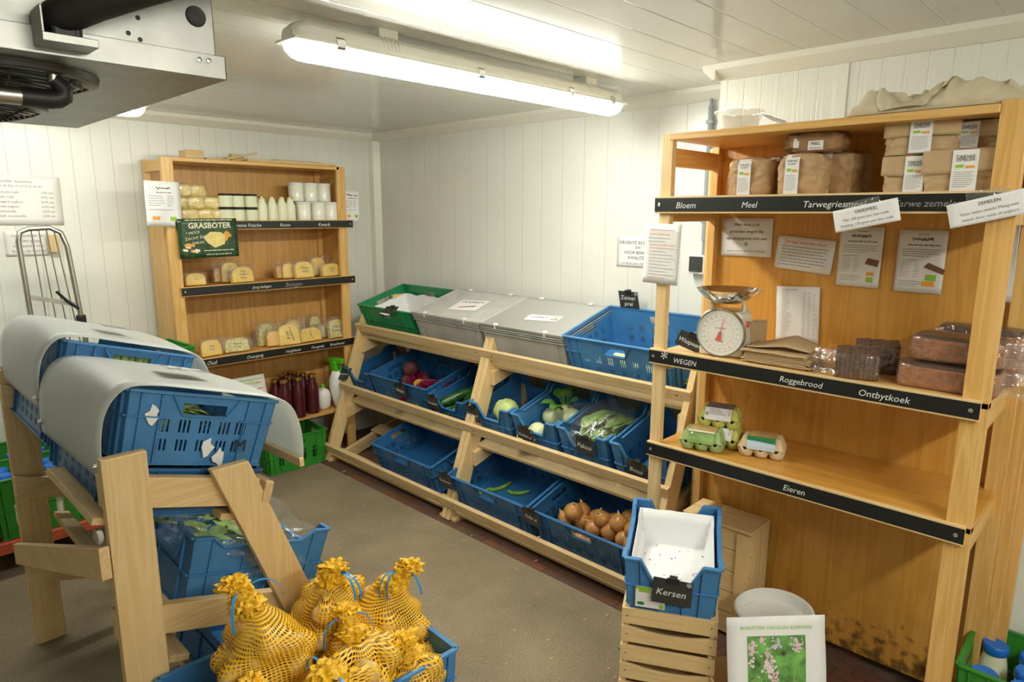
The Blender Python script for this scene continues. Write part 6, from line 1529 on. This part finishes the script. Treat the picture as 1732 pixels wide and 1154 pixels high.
for (x0, y0, x1, y1, b_) in ((-.17, -.09, -.02, .06, .05), (-.13, -.11, .06, -.04, -.06), (.0, -.10, .15, .03, .05)):
    mb = MB()
    def hf(u, v):
        x = x0+(x1-x0)*u; y = y0+(y1-y0)*u+b_*math.sin(PI*u)+(v-.5)*.028; return (x, y, cvh(x, y)+.004+.008*math.sin(PI*u))
    mb.grid(hf, 24, 3); mb.build('handle', M['canvas'], r, smooth=True, solid=.002)
mb = MB(); 
for k in range(2): mb.add([(.13+.012*k+.01*math.cos(a), .02*math.sin(a)-.02, cvh(.15, -.02)+.012) for a in [i*PI/4 for i in range(8)]], [tuple(range(8))])
mb.build('dark_print', M['inkgrey'], r)
# papers fixed on the back panel and rails
XP = RX1-.0095
def rp(u, v, x=None): return at(u, v, x=x or XP)
def paper4(name, label, cat, TL, TRt, BL, x, mats, draw, tilt=None, **k):
    a, b, c = at(*TL, x=x), at(*TRt, x=x), at(*BL, x=x); wd = (b-a).length; ht = (c-a).length
    o = a+(b-a)/2+(c-a)/2
    return flat_card(name, label, cat, plane(o, b-a, a-c), wd, ht, mats, lambda mb: draw(mb, wd, ht), **k)
def d(mb, w_, h):
    for i, t in enumerate(('Hier kunt u de', 'groenten wegen die', 'zijn aangegeven met een')): put_text(mb, t, 0, h*(.33-.18*i), h*.115, 0)
    put_text(mb, '*', 0, -h*.23, h*.26, 0); put_text(mb, 'gewicht noteren op de lijst of in de app', 0, -h*.36, h*.065, 1)
paper4('paper_notice', 'laminated notice Hier kunt u de groenten wegen, upper left on the back panel', 'paper', (1223, 369), (1309, 369), (1219, 432), XP-.005, ['ink', 'inkgrey'], d, bend=.003, paper='laminate')
def d(mb, w_, h):
    R2 = random.Random(2); put_text(mb, 'De app doet het weer', -.0, h*.34, h*.135, 0); body_rows(mb, -w_*.42, w_*.42, h*.20, h*.092, 7, h*.035, 1, R2)
paper4('paper_notice', 'laminated tilted notice with the red heading De app doet het weer', 'paper', (1317, 397), (1414, 408), (1309, 452), XP-.006, ['inkred', 'inkgrey'], d, bend=.004, paper='laminate', seed=5)
def prod(kind):
    def d(mb, w_, h):
        R2 = random.Random(kind)
        for k in range(22): x = -w_*.22+k*w_*.02; quad(mb, x, h*.335+R2.uniform(-.003, .003), x+w_*.015, h*.335+R2.uniform(.004, .010), 0)
        put_text(mb, 'Stad & Boer' if False else '', 0, 0, .01) if False else None
        scribble(mb, -w_*.12, w_*.12, h*.43, h*.018, 1, R2); scribble(mb, -w_*.3, w_*.38, h*.26, h*.022, 0, R2)
        body_rows(mb, -w_*.40, w_*.40, h*.19, h*.035, 4, h*.012, 0, R2); scribble(mb, -w_*.4, -w_*.05, h*.02, h*.012, 0, R2)
        body_rows(mb, -w_*.40, -w_*.18, -h*.02, h*.036, 7, h*.011, 1, R2); body_rows(mb, -w_*.12, w_*.0, -h*.02, h*.036, 7, h*.011, 1, R2)
        body_rows(mb, -w_*.40, w_*.1, -h*.32, h*.035, 3, h*.011, 0, R2)
        a = w_*.30; b = -h*.07
        if kind == 1: mb.add([(a-.022, b-.008, .0004), (a+.018, b-.016, .0004), (a+.022, b+.006, .0004), (a-.014, b+.012, .0004)], [(0, 1, 2, 3)], 2)
        else: mb.add([(a-.030, b-.004, .0004), (a+.026, b-.024, .0004), (a+.030, b-.008, .0004), (a-.018, b+.012, .0004)], [(0, 1, 2, 3)], 2)
        if kind == 1: quad(mb, w_*.2, -h*.30, w_*.36, -h*.24, 3); quad(mb, w_*.2, -h*.41, w_*.36, -h*.325, 4)
        else: quad(mb, w_*.14, -h*.30, w_*.36, -h*.20, 4); quad(mb, w_*.08, -h*.39, w_*.34, -h*.31, 3)
    return d
M['breadprint'] = plain('brown bread picture', (.20, .09, .06), .5)
paper4('product_sheet', 'laminated product sheet of rye bread, left of the two with pictures', 'paper', (1424, 383), (1498, 385), (1412, 482), XP-.005, ['ink', 'inkgrey', 'breadprint', 'inkorange', 'inkgreen'], prod(1), bend=.004, paper='laminate')
paper4('product_sheet', 'laminated product sheet of breakfast cake, right of the two with pictures', 'paper', (1522, 388), (1605, 390), (1511, 492), XP-.005, ['ink', 'inkgrey', 'breadprint', 'inkorange', 'inkgreen'], prod(2), bend=.004, paper='laminate')
def d(mb, w_, h):
    R2 = random.Random(7); scribble(mb, -w_*.36, w_*.0, h*.44, h*.012, 0, R2)
    for i in range(29):
        y_ = h*(.405-.029*i); scribble(mb, -w_*.36, -w_*.05, y_, h*.009, 1, R2, R2.uniform(.3, .8)); scribble(mb, w_*.12, w_*.19, y_, h*.009, 1, R2); scribble(mb, w_*.24, w_*.30, y_, h*.009, 1, R2)
        if i % 3: scribble(mb, w_*.36, w_*.41, y_, h*.009, 1, R2)
    scribble(mb, -w_*.4, w_*.4, -h*.46, h*.008, 1, R2)
paper4('paper_list', 'white sheet with a long weighing list hanging lower left on the back panel', 'paper', (1315, 484), (1388, 486), (1311, 577), XP-.006, ['ink', 'inkgrey'], d, bend=.005)
def d(mb, w_, h):
    put_text(mb, 'GRIESMEEL', w_*.02, h*.26, h*.20, 0); put_text(mb, 'Pap: 100 gram per liter melk', 0, -h*.02, h*.165, 1); put_text(mb, 'Pudding: 130 gram per liter melk', 0, -h*.28, h*.165, 1)
paper4('paper_sign', 'tilted white GRIESMEEL sign hanging below the top chalk strip', 'sign', (1408, 358), (1518, 334), (1414, 394), RX0-.030, ['ink', 'inkgrey'], d, bend=.002)
def d(mb, w_, h):
    put_text(mb, 'ZEMELEN', w_*.02, h*.27, h*.19, 0); put_text(mb, 'Voor extra vezels! Meng met', 0, -h*.03, h*.17, 1); put_text(mb, 'muesli door melk of yoghurt', 0, -h*.28, h*.17, 1)
paper4('paper_sign', 'tilted white ZEMELEN sign at the right end of the top chalk strip', 'sign', (1600, 348), (1742, 316), (1608, 387), RX0-.034, ['ink', 'inkgrey'], d, bend=.002, seed=3)
def d(mb, w_, h):
    R2 = random.Random(17); put_text(mb, 'Gebruikt u de nieuwste', -w_*.02, h*.40, h*.048, 0); put_text(mb, 'versie van deze app?', -w_*.08, h*.33, h*.048, 0)
    for i in range(13): scribble(mb, -w_*(.40 if i < 2 else .34), w_*.38, h*(.26-.055*i), h*.018, 0 if i in (2, 3, 12) else 1, R2, R2.uniform(.6, 1))
a = at(1092, 378, x=RX0-.03); b = at(1152, 379, x=RX0-.03); c = at(1089, 477, x=RX0-.03)
M['inksoft'] = plain('soft grey print', (.42, .42, .43), .6)
paper4('paper_notice', 'white laminated notice with pink text fixed on the pale left front post', 'paper', (1092, 377), (1152, 380), (1088, 477), RX0-.012, ['inkpink', 'inksoft'], d, bend=.003, paper='laminate')
mb = MB()
def fn(u, v): a = -.9+2.2*u; return (.022*math.sin(a), .022*math.cos(a)+.004*math.sin(6*v), (v-.5)*.27)
mb.grid(fn, 8, 10); o = mb.build('rolled_paper', M['paper'], smooth=True, solid=.001); p = at(1703, 425, x=RX0+.10); o.matrix_world = TR((RX0+.10, RY0+.022, p.z), FACE_X, .05); tag(o, 'rolled white paper strip stuck behind the right front post', 'paper')
# clear tape holding the signs
for u, v in ((1478, 345), (1690, 328)):
    p = at(u-20, v-2, x=RX0-.0185); mb = MB(); mb.box((-.045, -.009, 0), (.045, .009, .0006)); o = mb.build('tape_piece', M['film'], None); o.matrix_world = plane((RX0-.0186, p.y, p.z), (0, -1, .22), (0, .22, 1)); tag(o, 'strip of clear tape over the chalk strip above the %s sign' % ('GRIESMEEL' if u < 1500 else 'ZEMELEN'), 'tape')

# ------------------------------------------------------------------ cherries on wooden crates, bucket, flower card, bottle crate
KY = math.radians(28.5-90); KB = Vector((1.835, 1.035, .397)); KT = math.radians(5)
KM = TR(KB, KY, KT)
def slat_crate(label, mat, W, D, H, rows=2):
    r = thing('wooden_crate', label, 'wooden crate', mat)
    for i in range(rows):
        z0 = i*(H/rows)+.004; z1 = (i+1)*(H/rows)-.006
        for s in (-1, 1):
            n = 12; poly = [(-W/2, z0), (W/2, z0), (W/2, z1)]+([(W/2*(1-2*q/n), z1-(.012 if .3 < abs(1-2*q/n)+0 and abs(1-2*q/n) < 0 else 0)-(.012*max(0, math.cos((1-2*q/n)*PI*.72))**.5 if i == 0 and abs(1-2*q/n) < .68 else 0)) for q in range(1, n)])+[(-W/2, z1)]
            mb = MB(); mb.prism(poly, 'y', s*D/2-(.008 if s > 0 else 0), s*D/2+(0 if s > 0 else .008)); mb.build('slat', M['pine_x'], r, bevel=.001)
            mb = MB(); mb.box((s*W/2-(.008 if s > 0 else 0), -D/2+.009, z0), (s*W/2+(0 if s > 0 else .008), D/2-.009, z1)); mb.build('side_slat', M['pine_y'], r, bevel=.001)
    for sx in (-1, 1):
        for sy in (-1, 1):
            mb = MB(); mb.box((sx*(W/2-.009)-.013*(sx > 0)-0, sy*(D/2-.009)-.013*(sy > 0), 0), (sx*(W/2-.009)+.013*(sx < 0), sy*(D/2-.009)+.013*(sy < 0), H)); mb.build('corner_block', M['pine_z'], r)
            for z in (.25, .75):
                mb = MB(); mb.lathe([(.0022, 0), (.0022, .0006), (.001, .001)], 8, T=plane((sx*(W/2-.018), -D/2-.0002, H*z), (1, 0, 0), (0, 0, 1)))
                if sy < 0: mb.build('nail', M['black'], r)
    for k in range(4):
        y = -D/2+.012+k*(D-.024)/4; mb = MB(); mb.box((-W/2+.009, y, .0), (W/2-.009, y+(D-.024)/4-.008, .006)); mb.build('bottom_slat', M['pine_x'], r)
    return r
cxy = KB-Vector((0, 0, .397))
slat_crate('slatted pine crate directly under the blue cherry crate', TR((cxy.x, cxy.y, .266), KY), .29, .37, .127)
slat_crate('slatted pine crate in the middle of the three under the cherries', TR((cxy.x, cxy.y, .135), KY-.01), .29, .37, .127)
slat_crate('slatted pine crate on the floor, lowest under the cherries', TR((cxy.x, cxy.y, .004), KY-.02), .29, .37, .127)
crate('light blue crate of cherries on the wooden crates, its Kersen card in front', KM, .285, .37, .185, 'blue2', 'ear')
mb = MB()
Wg, Dg = .258, .336
def gl(u, v): e = max(abs(u-.5), abs(v-.5))*2; k = .975 if e > .8 else .97; return ((u-.5)*Wg*k, (v-.5)*Dg*k, .05+(.098+(.018 if v > .8 else -.0))*max(0, (e-.80)/.20)**.9*(1 if v > .12 else .35)+.002*noise.noise(Vector((u*6, v*6, 2))))
mb.grid(gl, 30, 30); o = mb.build('paper_lining', M['paper'], smooth=True, solid=.001); o.matrix_world = KM; tag(o, 'white paper lining of the cherry crate, speckled with crumbs', 'paper')
ch = None
for i, (x, y, z) in enumerate(((.0, -.105, .066), (.005, -.135, .066), (.055, -.130, .066))):
    m = KM @ TR((x, y, z), i*2)
    if ch is None:
        ch = thing('cherry', 'dark red cherry left in the paper-lined crate', 'cherry', m, 'last cherries in the crate')
        mb = MB(); mb.blob((0, 0, 0), (.0125, .0125, .012), 14, .03, 2, 1); mb.build('fruit', M['cherry'], ch, smooth=True)
        mb = MB(); mb.tube([(0, 0, .010), (.008, .006, .022), (.022, .012, .024)], .0008, 5); mb.build('stalk', M['leafpale'], ch)
    else: dup(ch, m)
mb = MB(); R_ = random.Random(3)
for k in range(26): x, y = R_.uniform(-.11, .11), R_.uniform(-.15, .12); q = R_.uniform(.0008, .002); mb.blob((x, y, .054), (q*1.5, q, q), 6, 0)
o = mb.build('crumbs', M['beet']); o.matrix_world = KM; tag(o, 'dark crumbs and stalk bits on the paper of the cherry crate', 'crumbs', kind='stuff')
pc = price_card('Kersen', KM @ TR((.005, -.197, .095)) @ Matrix.Rotation(PI/2-.05, 4, 'X') @ Matrix.Rotation(-.05, 4, 'Z'), wd=.118, ht=.085, size=.031, star=True)
r = thing('sticker', 'green and white organic label sticker at the lower left front of the cherry crate', 'label', KM @ plane((-.060, -.1865, .055), (1, 0, 0), (0, 0, 1)))
mb = MB(); mb.box((-.045, -.035, 0), (.045, .038, .0006)); mb.build('sticker_sheet', M['paper'], r)
mb = MB(); quad(mb, -.045, .028, .0, .038, 0, z=.0009); quad(mb, -.035, .018, -.003, .03, 0, z=.0008); quad(mb, .028, -.033, .042, -.018, 0, z=.0009); mb.add([(-.028+.012*math.cos(a), -.022+.006*math.sin(a), .0009) for a in [i*PI/6 for i in range(12)]], [tuple(range(12))], 1); scribble(mb, -.02, .03, 0, .004, 2, R_); mb.build('print', [M['inkgreen'], M['greenprint'], M['inkgrey']], r)
# wooden crate on its side against the back panel
a = at(1157, 881, x=2.20); b = at(1274, 908, x=2.20)
zc_ = .455; yl = ry2(1158, zc_, 2.24); yr = ry2(1274, zc_, 2.24); yw = yl-yr
r = thing('wooden_crate', 'large rough wooden crate standing on its side against the plywood back panel', 'wooden crate', TR((2.24, (yl+yr)/2, 0), FACE_X))
dw = yw; dd = .15
for k in range(5):
    z0 = .01+k*.087; mb = MB(); mb.box((-dw/2+.0, -.0, z0), (dw/2, .010, z0+.083)); mb.build('slat', M['pine_x'], r, bevel=.001)
for x0 in (dw/2-.055, -dw/2+.0): mb = MB(); mb.box((x0, -.014, .0), (x0+.05, -.0005, zc_-.02)); mb.build('batten', M['pine_z'], r, bevel=.001)
for s in (-1, 1):
    for k in range(2): mb = MB(); mb.box((s*dw/2-(.012 if s > 0 else 0), .011+k*.07, .0), (s*dw/2+(0 if s > 0 else .012), .075+k*.07, zc_-.012)); mb.build('side_board', M['pine_z'], r, bevel=.001)
for k in range(2): mb = MB(); mb.box((-dw/2, -.012+k*.083, zc_-.011), (dw/2, .067+k*.083, zc_)); mb.build('top_board', M['pine_x'], r, bevel=.001)
# bucket
p = at(1318, 1030, z=.262)
r = thing('bucket', 'empty white plastic bucket behind the flower card', 'bucket', TR((p.x, p.y, .001), 0, -.05, -.06))
mb = MB(); mb.lathe([(.0, .004), (.098, .004), (.100, .0), (.103, .004), (.122, .245), (.129, .246), (.130, .262), (.125, .265), (.120, .262), (.1005, .008), (0, .008)], 44); mb.build('shell', M['white'], r, smooth=True)
mb = MB(); mb.lathe([(.1225, .215), (.127, .216), (.127, .222), (.1225, .223)], 44); mb.build('ring', M['white'], r, smooth=True)
mb = MB(); mb.tube([(.130*math.cos(a), .130*math.sin(a)-.0, .235-.06*math.sin(PI*(a-PI)/PI)) for a in [PI+q*PI/16 for q in range(17)]], .0018, 6); mb.build('handle', M['zinc'], r)
# flower card
def zsolve():
    best = None
    for k in range(60):
        z = .20+.004*k; a, b = at(1229, 1045, z=z), at(1395, 1040, z=z)
        e = abs((a-b).length-.297)
        if best is None or e < best[0]: best = (e, a, b)
    return best[1], best[2]
ta, tb = zsolve()
rt = (tb-ta).normalized(); nn = Vector((rt.y, -rt.x, 0)); 
if nn.dot(Vector((-1, -1, 0))) < 0: nn = -nn
upc = (Vector((0, 0, 1))-nn*.22).normalized(); hc = .225
def d(mb):
    put_text(mb, 'BOEKETTEN VAN EIGEN BOERDERIJ', 0, .078, .0135, 1, rot=-.01)
    quad(mb, -.088, -.085, .088, .055, 0, z=.0003)
def dp(mb):
    R2 = random.Random(21); k = 0
    for cx, cy, sp, n, mi in ((-.075, .02, .014, 26, 0), (-.078, -.02, .010, 14, 1), (-.04, .045, .010, 16, 0), (-.028, -.01, .016, 34, 0), (-.022, -.04, .018, 40, 1), (-.006, -.065, .010, 14, 0), (.0, .035, .013, 22, 2), (.055, .045, .010, 14, 2), (.062, .02, .013, 24, 0), (.085, .05, .008, 8, 2), (-.065, -.07, .010, 10, 3)):
        for _ in range(n):
            x, y = cx+R2.gauss(0, sp*.6), cy+R2.gauss(0, sp*.8); q = R2.uniform(.003, .006); a0 = R2.uniform(0, 3)
            if abs(x) > .083 or y > .050 or y < -.080: continue
            k += 1; mb.add([(x+q*math.cos(a0+t)*(1 if j % 2 else .7), y+q*math.sin(a0+t)*.8, .0003+k*4e-6) for j, t in enumerate([i*PI/3 for i in range(6)])], [tuple(range(6))], mi)
    mb.add([(.012, .004, .0021), (.020, .010, .0021), (.026, .002, .0021), (.018, -.003, .0021)], [(0, 1, 2, 3)], 4)
    for x0, x1 in ((-.05, -.045), (-.02, -.03), (.06, .065), (.05, .045), (-.035, -.03)):
        k += 1; mb.add([(x0, -.084, .0002), (x0+.003, -.084, .0002), (x1+.002, .0, .0002), (x1, .0, .0002)], [(0, 1, 2, 3)], 3)
M['meadow'] = plain('blurred green meadow picture', (.13, .34, .075), .5, noise_amt=.75, scale=22)
M['petal'] = plain('pink petals print', (.78, .50, .60), .5); M['petal2'] = plain('pale petals print', (.85, .70, .74), .5); M['petal3'] = plain('lilac petals print', (.60, .52, .66), .5); M['insect'] = plain('dark insect print', (.08, .04, .03), .5)
fc = flat_card('picture_card', 'white card with a photo of pink flowers leaning on the bucket', 'sign', plane((ta+tb)/2-upc*hc/2, rt, upc), (tb-ta).length, hc, ['meadow', 'inkgreen'], d, bend=.005, seed=6, parts=[('flower_print', ['petal', 'petal2', 'petal3', 'leafpale', 'insect'], dp)])
q = (ta+tb)/2-upc*hc-nn*(-.0)
mb = MB(); mb.box((-.14, -.0, 0), (.14, .16, max(.03, q.z-.004))); o = slat_crate('small slatted wooden crate under the flower card', TR((q.x, q.y, 0.001), math.atan2(rt.y, rt.x)) @ Matrix.Translation((-.02, .09, 0)), .30, .20, max(.05, q.z-.008))
# bottle crate at the lower right
BC = TR((2.325, .075, .012), FACE_X+.0)
bottle_crate('green bottle crate with blue-capped bottles in the lower right corner', BC, .40, .30, .285)
R_ = random.Random(10)
m0 = None
for ix_ in range(4):
    for iy in range(3):
        if (ix_, iy) in ((0, 1), (3, 2), (2, 2)): continue
        m = BC @ TR((-.142+ix_*.095, -.092+iy*.092, .006))
        if m0 is None: m0 = dup(mbt, m, 'milk bottle with a bright blue cap in the green crate at the lower right', 'milk bottles at the lower right')
        else: dup(mbt, m, 'milk bottle with a bright blue cap in the green crate at the lower right', 'milk bottles at the lower right')
# bits on the floor
mb = MB(); R_ = random.Random(77)
for k in range(60):
    x, y = R_.uniform(1.1, 2.3), R_.uniform(.9, 3.6); q = R_.uniform(.002, .006); mb.blob((x, y, q*.3), (q*R_.uniform(1, 3), q, q*.5), 6, .3, 2, k)
o = mb.build('floor_litter', M['oniondry']); tag(o, 'dry onion skin and crumbs scattered on the floor by the stand', 'litter', kind='stuff')
p = at(1060, 1100, z=0); mb = MB()
for k in range(6): leaf(mb, (0, 0, .004), (math.cos(k), math.sin(k), .2), .035, .014, .3, 0, k)
o = mb.build('fallen_leaf', M['leafpale'], smooth=True); o.matrix_world = TR((p.x, p.y, .004)); tag(o, 'small green leaf fallen on the floor beside the wooden crates', 'leaf')
